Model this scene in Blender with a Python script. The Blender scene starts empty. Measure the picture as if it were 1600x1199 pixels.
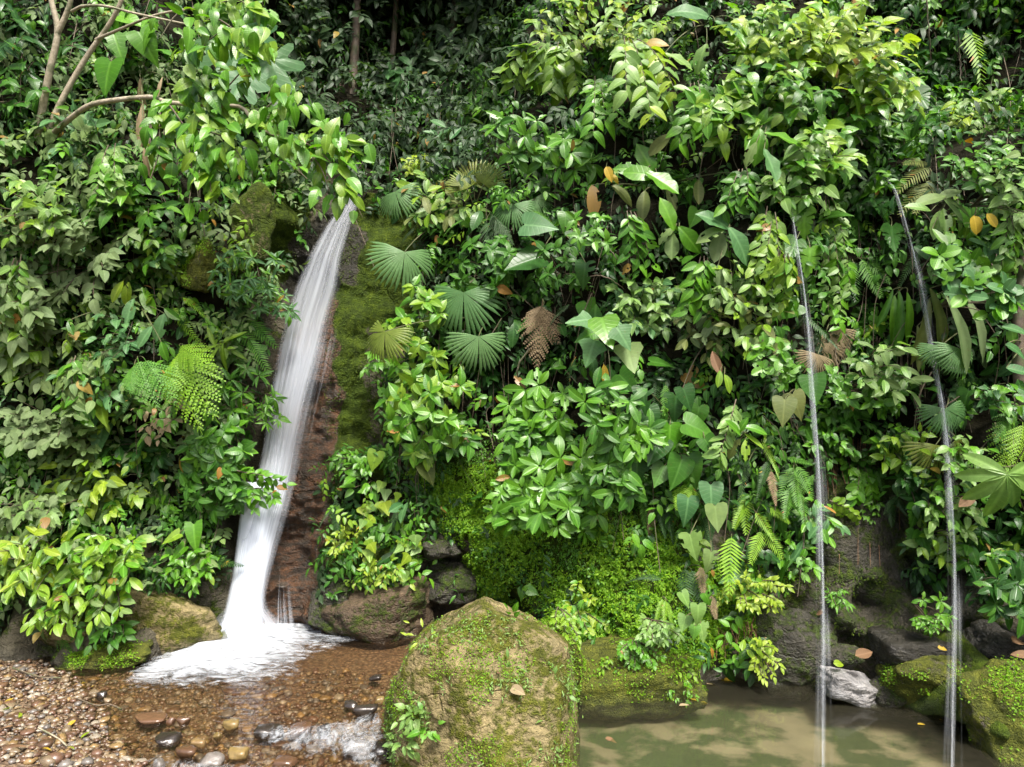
import bpy, math, random
import numpy as np
from mathutils import Vector, Matrix

S = bpy.context.scene
COL = S.collection
R = math.radians
rng = np.random.default_rng(7)

# ------------------------------------------------------------------ camera, sky, sun, exposure
F, ZC = 1186.0, 3.4                       # focal length in photo pixels, eye height above the water
cam_d = bpy.data.cameras.new('camera')
cam_d.sensor_width = 36.0
cam_d.lens = 36.0 * F / 1600.0
cam_d.clip_end = 300
cam = bpy.data.objects.new('camera', cam_d)
cam.location = (0, 0, ZC)
cam.rotation_euler = (R(90), 0, 0)
COL.objects.link(cam)
S.camera = cam

SUN_DIR = Vector((0.18, -0.46, 0.87)).normalized()      # from the ground towards the sun
world = bpy.data.worlds.new('World')
S.world = world
world.use_nodes = True
wn = world.node_tree.nodes
sky = wn.new('ShaderNodeTexSky')
sky.sky_type = 'NISHITA'
sky.sun_disc = False
sky.sun_elevation = math.asin(SUN_DIR.z)
sky.sun_rotation = math.atan2(SUN_DIR.x, SUN_DIR.y)
sky.dust_density = 6.0
sky.air_density = 0.9
sky.ozone_density = 0.3
bg = wn['Background']
bg.inputs['Strength'].default_value = 0.062
world.node_tree.links.new(sky.outputs[0], bg.inputs[0])

sun_d = bpy.data.lights.new('sun', 'SUN')
sun_d.energy = 1.5
sun_d.angle = R(12)
sun_d.color = (1.0, 0.965, 0.91)
sun = bpy.data.objects.new('sun', sun_d)
sun.rotation_euler = SUN_DIR.to_track_quat('Z', 'Y').to_euler()
COL.objects.link(sun)

S.view_settings.view_transform = 'Standard'
S.view_settings.look = 'None'
S.view_settings.exposure = 2.4
S.view_settings.gamma = 1.0
S.view_settings.use_curve_mapping = False
S.cycles.max_bounces = 6
S.cycles.diffuse_bounces = 3
S.cycles.glossy_bounces = 2
S.cycles.transmission_bounces = 4
S.cycles.transparent_max_bounces = 16
S.cycles.caustics_reflective = False
S.cycles.caustics_refractive = False
try:
    S.cycles.use_denoising = True
except Exception:
    pass

# ------------------------------------------------------------------ small maths
def P(px, py, Y):
    """the point at distance Y along the viewing line of a photo position"""
    return np.array([(px - 800.0) * Y / F, Y, ZC - (py - 599.5) * Y / F])

_perm = np.random.default_rng(3).permutation(256)
_perm = np.concatenate([_perm, _perm, _perm])
_g = np.random.default_rng(4).normal(size=(256, 3))
_g /= np.linalg.norm(_g, axis=1)[:, None]

def perlin(x, y, z):
    xi = np.floor(x).astype(int); yi = np.floor(y).astype(int); zi = np.floor(z).astype(int)
    xf = x - xi; yf = y - yi; zf = z - zi
    xi &= 255; yi &= 255; zi &= 255
    u = xf**3*(xf*(xf*6-15)+10); v = yf**3*(yf*(yf*6-15)+10); w = zf**3*(zf*(zf*6-15)+10)
    def gr(a, b, c):
        h = _perm[_perm[_perm[(xi+a)] + yi + b] + zi + c]
        g = _g[h]
        return g[..., 0]*(xf-a) + g[..., 1]*(yf-b) + g[..., 2]*(zf-c)
    x00 = gr(0,0,0)*(1-u)+gr(1,0,0)*u; x10 = gr(0,1,0)*(1-u)+gr(1,1,0)*u
    x01 = gr(0,0,1)*(1-u)+gr(1,0,1)*u; x11 = gr(0,1,1)*(1-u)+gr(1,1,1)*u
    return (x00*(1-v)+x10*v)*(1-w) + (x01*(1-v)+x11*v)*w

def fbm(x, y, z, o=4):
    s = 0; a = 1.0; f = 1.0
    for i in range(o):
        s = s + a*perlin(x*f+17*i, y*f+5*i, z*f+31*i); a *= .5; f *= 2.03
    return s

def inpoly(px, py, poly):
    px = np.asarray(px, float); py = np.asarray(py, float)
    c = np.zeros(px.shape, bool)
    n = len(poly); j = n-1
    for i in range(n):
        xi, yi = poly[i]; xj, yj = poly[j]
        if yi != yj:
            c ^= ((yi > py) != (yj > py)) & (px < (xj-xi)*(py-yi)/(yj-yi)+xi)
        j = i
    return c

def sstep(a, b, x):
    t = np.clip((x-a)/(b-a), 0, 1)
    return t*t*(3-2*t)

def unit(v):
    v = np.asarray(v, float)
    return v/(np.linalg.norm(v, axis=-1, keepdims=True)+1e-9)

# ------------------------------------------------------------------ mesh building
def mesh_np(name, V, faces, mats, uv=None, smooth=True, attrs=None):
    """faces: list of (n,k) index arrays; uv per vertex; attrs: float per vertex"""
    V = np.asarray(V, np.float32)
    me = bpy.data.meshes.new(name)
    idx = np.concatenate([np.asarray(f, np.int32).ravel() for f in faces])
    tot = np.concatenate([np.full(len(f), np.asarray(f).shape[1], np.int32) for f in faces])
    st = np.concatenate([[0], np.cumsum(tot)[:-1]]).astype(np.int32)
    me.vertices.add(len(V)); me.vertices.foreach_set('co', V.ravel())
    me.loops.add(len(idx)); me.loops.foreach_set('vertex_index', idx)
    me.polygons.add(len(tot))
    me.polygons.foreach_set('loop_start', st)
    me.polygons.foreach_set('loop_total', tot)
    if smooth:
        me.polygons.foreach_set('use_smooth', np.ones(len(tot), bool))
    if uv is not None:
        l = me.uv_layers.new(name='UVMap')
        l.data.foreach_set('uv', np.asarray(uv, np.float32)[idx].ravel())
    for k, a in (attrs or {}).items():
        at = me.attributes.new(k, 'FLOAT', 'POINT')
        at.data.foreach_set('value', np.asarray(a, np.float32))
    for m in (mats if isinstance(mats, (list, tuple)) else [mats]):
        me.materials.append(m)
    me.update(calc_edges=True)
    me.validate()
    return me

def link(name, me, parent=None, loc=None, M=None):
    o = bpy.data.objects.new(name, me)
    COL.objects.link(o)
    if parent is not None:
        o.parent = parent
    if M is not None:
        o.matrix_basis = M
    elif loc is not None:
        o.location = loc
    return o

def thing(name, label, cat, loc, group=None):
    o = bpy.data.objects.new(name, None)
    o.empty_display_size = 0.1
    COL.objects.link(o)
    o.location = tuple(float(v) for v in loc)
    o['label'] = label; o['category'] = cat
    if group: o['group'] = group
    return o

def tag(o, label, cat, group=None):
    o['label'] = label; o['category'] = cat
    if group: o['group'] = group
    return o

def kind(o, k):
    o['kind'] = k
    return o

def tube(pts, rad, n=6):
    pts = np.asarray(pts, float); k = len(pts)
    rad = np.broadcast_to(np.asarray(rad, float), (k,))
    t = unit(np.gradient(pts, axis=0))
    ref = np.array([0.31, 0.2, 0.93]) if abs(t[0][2]) < .9 else np.array([1., .1, 0])
    V = np.zeros((k, n, 3)); a = np.arange(n)*2*np.pi/n
    for i in range(k):
        b = unit(np.cross(t[i], ref)); c = np.cross(b, t[i])
        V[i] = pts[i] + rad[i]*(np.cos(a)[:, None]*b + np.sin(a)[:, None]*c)
    V = V.reshape(-1, 3)
    i = np.arange(k-1)[:, None]*n; j = np.arange(n)[None, :]; j2 = (j+1) % n
    Q = np.stack([i+j, i+j2, i+n+j2, i+n+j], -1).reshape(-1, 4)
    uv = np.stack([np.tile(np.arange(n)/n, k), np.repeat(np.arange(k)/k, n)], -1)
    return V, Q, uv

def bez(a, b, c, n):
    t = np.linspace(0, 1, n)[:, None]
    return (1-t)**2*np.asarray(a)+2*t*(1-t)*np.asarray(b)+t*t*np.asarray(c)

def polyline(pts, n):
    """smooth curve through points (Catmull-Rom)"""
    p = np.asarray(pts, float)
    p = np.vstack([2*p[0]-p[1], p, 2*p[-1]-p[-2]])
    out = []
    m = len(p)-3
    for s in np.linspace(0, m-1e-6, n):
        i = int(s); t = s-i
        a, b, c, d = p[i:i+4]
        out.append(.5*((2*b)+(-a+c)*t+(2*a-5*b+4*c-d)*t*t+(-a+3*b-3*c+d)*t**3))
    return np.array(out)

class Join:
    """collects shapes into one mesh"""
    def __init__(s): s.V = []; s.F = {}; s.U = []; s.n = 0
    def add(s, V, Fc, uv=None):
        V = np.asarray(V)
        s.V.append(V); s.U.append(np.zeros((len(V), 2)) if uv is None else uv)
        Fc = np.asarray(Fc)
        s.F.setdefault(Fc.shape[1], []).append(Fc + s.n); s.n += len(V)
    def mesh(s, name, mat, smooth=True):
        return mesh_np(name, np.concatenate(s.V), [np.concatenate(f) for f in s.F.values()], mat, np.concatenate(s.U), smooth)

# ------------------------------------------------------------------ materials
def nd(nt, t, **kw):
    n = nt.nodes.new(t)
    for k, v in kw.items():
        if k.startswith('i_'):
            key = k[2:]
            key = int(key) if key.isdigit() else key
            n.inputs[key].default_value = v
        else:
            setattr(n, k, v)
    return n

def newmat(name):
    m = bpy.data.materials.new(name); m.use_nodes = True
    nt = m.node_tree; nt.nodes.clear()
    out = nt.nodes.new('ShaderNodeOutputMaterial')
    return m, nt, out

def mathn(nt, op, a, b=None, c=None, clamp=False):
    n = nt.nodes.new('ShaderNodeMath'); n.operation = op; n.use_clamp = clamp
    for i, v in enumerate((a, b, c)):
        if v is None: continue
        if isinstance(v, (int, float)): n.inputs[i].default_value = v
        else: nt.links.new(v, n.inputs[i])
    return n.outputs[0]

def mixc(nt, f, a, b, mode='MIX'):
    n = nt.nodes.new('ShaderNodeMix'); n.data_type = 'RGBA'; n.blend_type = mode
    for i, v in ((0, f), (6, a), (7, b)):
        if isinstance(v, (int, float)): n.inputs[i].default_value = v
        elif isinstance(v, tuple): n.inputs[i].default_value = (*v, 1) if len(v) == 3 else v
        else: nt.links.new(v, n.inputs[i])
    return n.outputs[2]

def ramp(nt, f, stops):
    n = nt.nodes.new('ShaderNodeValToRGB')
    el = n.color_ramp.elements
    while len(el) < len(stops): el.new(.5)
    for e, (p, c) in zip(el, stops):
        e.position = p; e.color = (*c, 1) if len(c) == 3 else c
    nt.links.new(f, n.inputs[0])
    return n.outputs[0]

def noise(nt, vec, scale, detail=4, rough=.55, dist=0.0, out=0):
    n = nt.nodes.new('ShaderNodeTexNoise')
    n.inputs['Scale'].default_value = scale; n.inputs['Detail'].default_value = detail
    n.inputs['Roughness'].default_value = rough; n.inputs['Distortion'].default_value = dist
    if vec is not None: nt.links.new(vec, n.inputs['Vector'])
    return n.outputs[out]

def remap(nt, v, a, b, c=0., d=1.):
    n = nt.nodes.new('ShaderNodeMapRange'); n.clamp = True
    nt.links.new(v, n.inputs[0])
    for i, x in enumerate((a, b, c, d)): n.inputs[i+1].default_value = x
    return n.outputs[0]

def leafmat(name, a, b, dust=0.0, rough=.42, vein=.35, trans=.34, veins=9, old=.006, tip=None):
    """leaf green between a and b from leaf to leaf; pale midrib and side veins; dust film; a few yellowed leaves"""
    m, nt, out = newmat(name); L = nt.links.new
    oi = nd(nt, 'ShaderNodeObjectInfo'); ge = nd(nt, 'ShaderNodeNewGeometry')
    r = mathn(nt, 'FRACT', mathn(nt, 'ADD', oi.outputs['Random'], ge.outputs['Random Per Island']))
    r2 = mathn(nt, 'FRACT', mathn(nt, 'MULTIPLY', r, 37.7))
    r3 = mathn(nt, 'FRACT', mathn(nt, 'MULTIPLY', r, 91.3))
    col = mixc(nt, r, a, b)
    uv = nd(nt, 'ShaderNodeUVMap'); sp = nd(nt, 'ShaderNodeSeparateXYZ'); L(uv.outputs[0], sp.inputs[0])
    au = mathn(nt, 'ABSOLUTE', mathn(nt, 'SUBTRACT', sp.outputs[0], .5))
    mid = remap(nt, au, .015, .05, 1, 0)
    w = mathn(nt, 'FRACT', mathn(nt, 'SUBTRACT', mathn(nt, 'MULTIPLY', sp.outputs[1], veins), mathn(nt, 'MULTIPLY', au, veins*.55)))
    wv = remap(nt, mathn(nt, 'ABSOLUTE', mathn(nt, 'SUBTRACT', w, .5)), .0, .13, 1, 0)
    vv = mathn(nt, 'MAXIMUM', mid, mathn(nt, 'MULTIPLY', wv, .45))
    pale = tuple(min(1, x*1.6+.035) for x in b)
    col = mixc(nt, mathn(nt, 'MULTIPLY', vv, vein), col, pale)
    tc = nd(nt, 'ShaderNodeNewGeometry')
    nz = noise(nt, tc.outputs['Position'], 14, 3)
    col = mixc(nt, remap(nt, nz, .35, .7, .0, .35), col, tuple(x*.62 for x in a))
    # blemishes and yellowed leaves
    yl = mathn(nt, 'GREATER_THAN', r2, 1-old)
    yc = ramp(nt, r3, [(0, (.30, .22, .03)), (.5, (.20, .12, .035)), (1, (.34, .17, .02))])
    col = mixc(nt, yl, col, yc)
    nb = noise(nt, tc.outputs['Position'], 45, 2)
    col = mixc(nt, mathn(nt, 'MULTIPLY', remap(nt, nb, .66, .72), .55), col, (.12, .085, .03))
    if dust:
        nd_ = noise(nt, tc.outputs['Position'], 6, 4)
        sep = nd(nt, 'ShaderNodeSeparateXYZ'); L(tc.outputs['Normal'], sep.inputs[0])
        df = mathn(nt, 'MULTIPLY', remap(nt, nd_, .3, .65, .35, 1), mathn(nt, 'MULTIPLY', remap(nt, r3, 0, 1, .4, 1), dust))
        col = mixc(nt, df, col, (.185, .25, .135))
    bs = nd(nt, 'ShaderNodeBsdfPrincipled')
    L(col, bs.inputs['Base Color'])
    bs.inputs['Roughness'].default_value = min(.85, rough + .3*dust)
    bs.inputs['Specular IOR Level'].default_value = (.48 if name[5:] in ('bright', 'lime', 'pale', 'fresh') else .30) - .2*dust
    bp = nd(nt, 'ShaderNodeBump'); bp.inputs['Strength'].default_value = .25; bp.inputs['Distance'].default_value = .01
    L(mathn(nt, 'SUBTRACT', 1.0, vv), bp.inputs['Height']); L(bp.outputs[0], bs.inputs['Normal'])
    tr = nd(nt, 'ShaderNodeBsdfTranslucent')
    L(mixc(nt, 1.0, col, (1.25, 1.35, .45), 'MULTIPLY'), tr.inputs[0])
    mx = nd(nt, 'ShaderNodeMixShader'); mx.inputs[0].default_value = trans
    L(bs.outputs[0], mx.inputs[1]); L(tr.outputs[0], mx.inputs[2]); L(mx.outputs[0], out.inputs[0])
    return m

M = {}
#                      darker               lighter
def LM(k, a, b, **kw): M[k] = leafmat('leaf_'+k, a, b, **kw)
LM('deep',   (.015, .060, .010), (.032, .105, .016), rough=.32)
LM('shade',  (.012, .036, .011), (.026, .064, .018), rough=.4, dust=.15)  # dimmed green: the dark forest's shade is put into the leaf colour
LM('mid',    (.028, .105, .010), (.064, .180, .016), rough=.36)
LM('fresh',  (.052, .175, .008), (.115, .280, .015), rough=.36)
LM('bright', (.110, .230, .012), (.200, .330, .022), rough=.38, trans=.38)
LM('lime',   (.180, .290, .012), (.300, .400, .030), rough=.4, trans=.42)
LM('pale',   (.105, .215, .040), (.185, .310, .070), rough=.42)
LM('blue',   (.045, .135, .042), (.095, .210, .070), rough=.4, vein=.45)
LM('dusty',  (.085, .160, .040), (.165, .250, .065), dust=.32, vein=.3)
LM('dustier',(.095, .155, .050), (.150, .210, .080), dust=.5, vein=.25)
LM('olive',  (.080, .110, .020), (.150, .170, .040), dust=.2, old=.02)
LM('yellow', (.340, .250, .020), (.450, .300, .030), old=.0, rough=.5)
LM('brown',  (.110, .060, .028), (.200, .120, .060), old=0, rough=.7, trans=.15, vein=.2)
LM('straw',  (.200, .150, .080), (.300, .240, .140), old=0, rough=.8, trans=.15, vein=.2)
LM('fern',   (.055, .165, .018), (.105, .250, .032), rough=.5, vein=0)
LM('fernlite',(.135, .280, .015), (.210, .370, .030), rough=.5, vein=0)
LM('ferndark',(.025, .070, .018), (.045, .110, .025), rough=.5, vein=0)
LM('fernold',(.130, .095, .050), (.200, .150, .085), rough=.8, vein=0, old=0, trans=.1)
LM('mossleaf', (.120, .280, .010), (.230, .400, .018), rough=.5, vein=0, trans=.45, old=0)
LM('moss',   (.030, .060, .003), (.080, .125, .008), rough=.9, vein=0, trans=.2, old=0)
LM('palm',   (.075, .175, .055), (.125, .240, .085), rough=.42, vein=0, old=0)
LM('palmyel',(.130, .190, .030), (.220, .250, .050), rough=.42, vein=0, old=.0)

def stemmat(name, a, b, sc=30, rough=.7):
    m, nt, out = newmat(name); L = nt.links.new
    g = nd(nt, 'ShaderNodeNewGeometry')
    col = mixc(nt, remap(nt, noise(nt, g.outputs['Position'], sc, 5), .3, .7), a, b)
    col = mixc(nt, remap(nt, noise(nt, g.outputs['Position'], 5, 3), .52, .62, 0, .6), col, (.05, .075, .02))
    bs = nd(nt, 'ShaderNodeBsdfPrincipled'); L(col, bs.inputs['Base Color']); bs.inputs['Roughness'].default_value = rough
    bp = nd(nt, 'ShaderNodeBump'); bp.inputs['Strength'].default_value = .6; bp.inputs['Distance'].default_value = .01
    L(noise(nt, g.outputs['Position'], sc*2, 4), bp.inputs['Height']); L(bp.outputs[0], bs.inputs['Normal'])
    L(bs.outputs[0], out.inputs[0])
    return m
M['stem'] = stemmat('green_stem', (.05, .075, .02), (.10, .09, .035))
M['twig'] = stemmat('brown_twig', (.06, .042, .025), (.13, .10, .065))
M['bark_pale'] = stemmat('pale_bark', (.20, .17, .11), (.36, .32, .23), 22)
M['bark'] = stemmat('dark_bark', (.05, .038, .026), (.12, .09, .06), 14)
M['root'] = stemmat('red_root', (.10, .045, .02), (.20, .10, .045))

MOSS_DARK = [(.25, (.014, .026, .003)), (.45, (.036, .064, .004)), (.62, (.080, .125, .006)), (.8, (.16, .20, .014))]  # moss greens darkened, with the shade on the pillar put into them
MOSS_LITE = [(.25, (.035, .045, .006)), (.45, (.085, .100, .010)), (.62, (.16, .175, .018)), (.8, (.26, .27, .035))]
def rockmat(name, base, moss_default=0., wet=.0, attr=False, mosscol=MOSS_DARK):
    """brown grey stone with strata, lichen, moss where the attribute says, wet dark streaks"""
    m, nt, out = newmat(name); L = nt.links.new
    g = nd(nt, 'ShaderNodeNewGeometry'); pos = g.outputs['Position']
    mp = nd(nt, 'ShaderNodeMapping'); mp.inputs['Scale'].default_value = (1, 1, 3.2); L(pos, mp.inputs[0])
    n1 = noise(nt, pos, 2.2, 6, .6); n2 = noise(nt, mp.outputs[0], 5, 6, .65, .6); n3 = noise(nt, pos, 34, 4, .6)
    c = ramp(nt, n2, [(.25, tuple(x*.45 for x in base)), (.5, base), (.75, tuple(min(1, x*1.5) for x in base))])
    c = mixc(nt, remap(nt, n1, .42, .62, 0, .75), c, (base[0]*.75, base[1]*.8, base[2]*.85))
    c = mixc(nt, remap(nt, n3, .55, .75, 0, .5), c, tuple(min(1, x*1.9) for x in base))
    c = mixc(nt, remap(nt, n3, .25, .42, .5, 0), c, tuple(x*.4 for x in base))
    if attr:
        ar = nd(nt, 'ShaderNodeAttribute', attribute_name='red'); am = nd(nt, 'ShaderNodeAttribute', attribute_name='moss')
        aw = nd(nt, 'ShaderNodeAttribute', attribute_name='wet')
        rc = ramp(nt, noise(nt, mp.outputs[0], 3.5, 6, .65, .4), [(.3, (.016, .010, .007)), (.44, (.070, .036, .019)), (.52, (.21, .085, .032)), (.58, (.065, .042, .028)), (.70, (.17, .12, .08))])
        c = mixc(nt, ar.outputs['Fac'], c, rc)
        mossf, wetf = am.outputs['Fac'], aw.outputs['Fac']
    else:
        v = nd(nt, 'ShaderNodeValue'); v.outputs[0].default_value = moss_default; mossf = v.outputs[0]
        v2 = nd(nt, 'ShaderNodeValue'); v2.outputs[0].default_value = wet
        # the stone is wet just above the water line
        sz = nd(nt, 'ShaderNodeSeparateXYZ'); L(pos, sz.inputs[0])
        wetf = mathn(nt, 'MAXIMUM', v2.outputs[0], remap(nt, mathn(nt, 'ADD', sz.outputs[2], mathn(nt, 'MULTIPLY', n1, -.15)), -.02, .12, .9, 0))
    # stone is darker where it stays wet; then dark vertical water stains
    c = mixc(nt, mathn(nt, 'MULTIPLY', wetf, .62), c, tuple(x*.25 for x in base))
    if attr:
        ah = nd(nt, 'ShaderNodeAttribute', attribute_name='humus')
        c = mixc(nt, ah.outputs['Fac'], c, mixc(nt, n1, (.008, .008, .004), (.020, .018, .009)))  # dark soil made near-black: shade of the gaps between plants is in its colour
    ms = nd(nt, 'ShaderNodeMapping'); ms.inputs['Scale'].default_value = (9, 3, .5); L(pos, ms.inputs[0])
    stn = remap(nt, noise(nt, ms.outputs[0], 1.0, 4, .6), .46, .64, 0, .65)
    c = mixc(nt, mathn(nt, 'MULTIPLY', stn, mathn(nt, 'ADD', mathn(nt, 'MULTIPLY', wetf, .8), .2)), c, tuple(x*.22 for x in base))
    mn = mathn(nt, 'ADD', mathn(nt, 'MULTIPLY', noise(nt, pos, 3.3, 6, .65), .6), mathn(nt, 'MULTIPLY', noise(nt, pos, 21, 4, .6), .4))
    thr = mathn(nt, 'SUBTRACT', 1.0, mossf)
    mf = remap(nt, mathn(nt, 'SUBTRACT', mn, mathn(nt, 'ADD', mathn(nt, 'MULTIPLY', thr, .62), .19)), -.04, .05)
    mc = ramp(nt, noise(nt, pos, 9, 5, .7), mosscol)
    mc = mixc(nt, remap(nt, noise(nt, pos, 60, 3), .35, .65, .55, 0), mc, (.022, .034, .006))
    c = mixc(nt, mathn(nt, 'MULTIPLY', mf, .92), c, mc)
    bs = nd(nt, 'ShaderNodeBsdfPrincipled'); L(c, bs.inputs['Base Color'])
    rr = mathn(nt, 'SUBTRACT', remap(nt, n3, .3, .7, .72, .92), mathn(nt, 'MULTIPLY', wetf, .5))
    rr = mathn(nt, 'MAXIMUM', rr, mathn(nt, 'MULTIPLY', mf, .85)); L(rr, bs.inputs['Roughness'])
    L(mathn(nt, 'MULTIPLY_ADD', wetf, .28, .10), bs.inputs['Specular IOR Level'])
    h = mathn(nt, 'ADD', mathn(nt, 'MULTIPLY', n2, .6), mathn(nt, 'MULTIPLY', n3, .35))
    h = mathn(nt, 'ADD', h, mathn(nt, 'MULTIPLY', mathn(nt, 'MULTIPLY', mf, noise(nt, pos, 70, 3)), .5))
    vo = nd(nt, 'ShaderNodeTexVoronoi', feature='DISTANCE_TO_EDGE'); vo.inputs['Scale'].default_value = .9
    wp = nd(nt, 'ShaderNodeVectorMath', operation='ADD'); L(mp.outputs[0], wp.inputs[0]); L(noise(nt, pos, 2.5, 4, out=1), wp.inputs[1]); L(wp.outputs[0], vo.inputs['Vector'])
    h = mathn(nt, 'SUBTRACT', h, mathn(nt, 'MULTIPLY', remap(nt, vo.outputs['Distance'], 0, .03, .45, 0), remap(nt, noise(nt, pos, 1.3, 3), .5, .62)))
    bp = nd(nt, 'ShaderNodeBump'); bp.inputs['Strength'].default_value = .9; bp.inputs['Distance'].default_value = .11
    L(h, bp.inputs['Height']); L(bp.outputs[0], bs.inputs['Normal']); L(bs.outputs[0], out.inputs[0])
    return m
# ================================================================== THE SETTING: cliff, stream bed, water
CP = np.array([  # photo x, photo y, distance: where the cliff face stands
 (-500,1010,8.2),(-500,700,8.4),(-500,300,9.0),(-500,0,10),(-250,1000,8.8),(-250,600,9.0),(-250,200,9.6),
 (0,1030,9.1),(0,960,9.9),(0,900,9.7),(0,600,9.8),(0,300,10.0),(0,0,10.6),
 (100,1040,9.1),(100,980,9.7),(200,1040,9.15),(200,960,9.6),(200,880,10.0),(200,600,10.1),(200,300,10.4),(200,0,11.3),
 (290,1010,9.7),(300,930,10.0),(340,985,10.35),(350,880,10.4),(360,760,10.5),(390,600,10.8),(405,480,11.0),(420,350,11.2),(400,250,11.6),(340,420,10.7),(320,150,11.6),(330,0,12.3),
 (500,330,12.1),(450,600,11.25),(400,900,10.55),(545,295,12.4),(470,430,11.8),(460,380,11.7),
 (560,420,11.3),(565,520,11.05),(560,640,10.9),(620,500,11.2),(650,400,11.4),(600,300,12.0),(640,650,10.9),(680,520,11.0),
 (540,760,10.75),(530,880,10.55),(460,860,10.75),(450,970,10.55),(520,985,10.35),(620,995,10.2),(600,940,10.3),(600,860,10.5),(680,960,10.9),(700,880,10.95),(720,820,10.5),
 (800,960,11.0),(850,985,10.3),(800,400,10.7),(800,550,10.5),(800,680,10.5),(800,780,10.3),(800,860,10.3),(700,760,10.6),(720,640,10.8),
 (900,940,9.6),(900,1010,9.0),(960,900,9.3),(1000,400,9.9),(1000,600,9.7),(1000,760,9.6),(1000,860,9.2),(1000,960,8.75),(940,1080,8.4),(1000,1095,8.25),(1080,1080,8.35),(1060,1000,8.5),
 (1200,400,9.5),(1200,600,9.5),(1180,780,9.2),(1180,900,8.95),(1160,980,8.75),(1120,1060,8.75),(1200,1060,8.65),(1260,1070,8.55),(1240,960,8.7),
 (1330,320,10.3),(1330,500,10.0),(1340,680,9.6),(1340,820,9.35),(1350,940,9.05),(1330,1010,8.7),(1330,1040,8.5),(1290,1090,8.3),(1250,820,9.3),(1420,900,9.1),
 (1420,1000,8.45),(1400,1040,8.3),(1450,1090,8.15),(1500,1060,7.9),(1500,980,8.4),(1500,840,8.95),(1500,600,9.2),(1500,400,9.4),(1470,300,9.6),
 (1590,990,7.8),(1590,1080,7.2),(1590,1150,6.75),(1560,1140,7.15),(1640,1199,6.3),(1590,800,8.4),(1590,500,8.6),(1590,260,9.1),
 (1450,140,11.6),(1560,60,11.4),(1400,210,10.9),(1800,1100,6.4),(1800,700,7.2),(1800,300,8.0),(1800,0,9.5),(2100,900,6),(2100,300,7),
 (770,580,11.4),(775,650,11.3),(1020,425,10.5),(215,720,10.7),(70,590,10.5),(600,240,13.2),(620,120,14.6),(620,0,15.8),(500,210,13.2),(480,80,14),(720,180,13.6),(740,60,14.6),(870,230,11.4),(860,90,12.4),(860,-60,13),
 (1000,220,10.5),(1000,40,11.3),(1200,220,10.0),(1200,40,10.6),(1330,120,10.9),(1330,0,11.5),(1000,-200,12.5),(500,-200,17),(200,-200,12.6),(1400,-200,13),
 ], float)
_cw = np.stack([(CP[:,0]-800)*CP[:,2]/F, ZC-(CP[:,1]-599.5)*CP[:,2]/F, CP[:,2]], 1)

def smooth_depth(X, Z):
    sh = X.shape; X = X.ravel(); Z = Z.ravel()
    out = np.empty(len(X))
    for i in range(0, len(X), 20000):
        x = X[i:i+20000, None]; z = Z[i:i+20000, None]
        d2 = (x-_cw[:, 0])**2+(z-_cw[:, 1])**2+.02
        w = 1/d2**2
        out[i:i+20000] = (w*_cw[:, 2]).sum(1)/w.sum(1)
    return out.reshape(sh)

# the path of the main fall: photo y -> left edge, right edge, distance
FALL = np.array([(306,546,566,12.05),(322,532,560,11.9),(345,512,551,11.72),(400,481,535,11.45),(450,460,527,11.28),(500,444,512,11.15),(560,431,497,11.0),
  (620,421,480,10.87),(700,410,462,10.7),(755,398,452,10.58),(800,377,442,10.45),(850,370,428,10.35),(900,364,416,10.25),(950,354,406,10.15),(1000,338,410,10.02)], float)
def fall_at(py): return [np.interp(py, FALL[:, 0], FALL[:, i]) for i in (1, 2, 3)]

DG = .036
GX = np.arange(-11, 11.01, DG); GZ = np.arange(-.7, 13.4, DG)
gx, gz = np.meshgrid(GX, GZ)
base = smooth_depth(gx, gz)
big = fbm(gx*.7, gz*.9, gx*0+3.1, 3)*.30
med = fbm(gx*2.3, gz*3.4, gx*0+9.7, 4)*.13
fine = fbm(gx*9, gz*9, gx*0+1.7, 3)*.035
crack = -np.abs(fbm(gx*1.4+.6*gz, gz*2.4, gx*0+5.2, 3))*.12
gy = base+big*.7+med+fine+crack+.06
gpx = 800+F*gx/gy; gpy = 599.5+F*(ZC-gz)/gy
jx = gpx+fbm(gx*1.7, gz*1.7, gx*0+21, 3)*38; jy = gpy+fbm(gx*1.7, gz*1.7, gx*0+41, 3)*38
RED = [(462,520),(526,470),(530,560),(514,720),(500,900),(520,990),(385,1005),(395,880),(425,700),(450,560)]
red = inpoly(jx, jy, RED)*1.0
cave = inpoly(jx, jy, [(655,825),(735,835),(735,935),(660,940)])*1.0
red = np.maximum(red, inpoly(jx, jy, [(500,930),(560,900),(680,930),(690,990),(500,995)])*.45)
# horizontal ledges where the red stone is bedded
led = ((gz*1.7+.9*fbm(gx*.8, gz*1.1, gx*0+2, 3)) % 1.0)
gy -= (red+cave)*(.10*led**3+.07*fbm(gx*4, gz*2.2, gx*0+12, 4))
rz = inpoly(jx, jy, [(1250,670),(1450,670),(1460,1010),(1200,1080),(1230,900)])*1.0
rz = np.maximum(rz, inpoly(jx, jy, [(60,890),(350,880),(350,1060),(60,1060)])*.6)
gy += rz*(.10-np.abs(fbm(gx*1.9, gz*2.2, gx*0+15, 4))*.30-np.abs(fbm(gx*5, gz*6, gx*0+25, 3))*.10)
gy += np.clip(-gz, 0, 1)*2.2
lf, rt, yf = fall_at(gpy)
inb = sstep(lf-45, lf-5, gpx)*sstep(rt+40, rt+4, gpx)*((gpy > 296) & (gpy < 1010))
gy = np.where(inb > 0, np.maximum(gy, (yf+.14)*inb+gy*(1-inb)), gy)
moss = np.full(gx.shape, .40)
moss = np.where(inpoly(jx, jy, [(515,420),(555,300),(660,320),(660,500),(640,640),(600,690),(525,740),(505,890),(492,890),(508,700)]), .86, moss)
moss = np.where(inpoly(jx, jy, [(560,520),(640,520),(660,720),(575,720)]), .50, moss)
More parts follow.
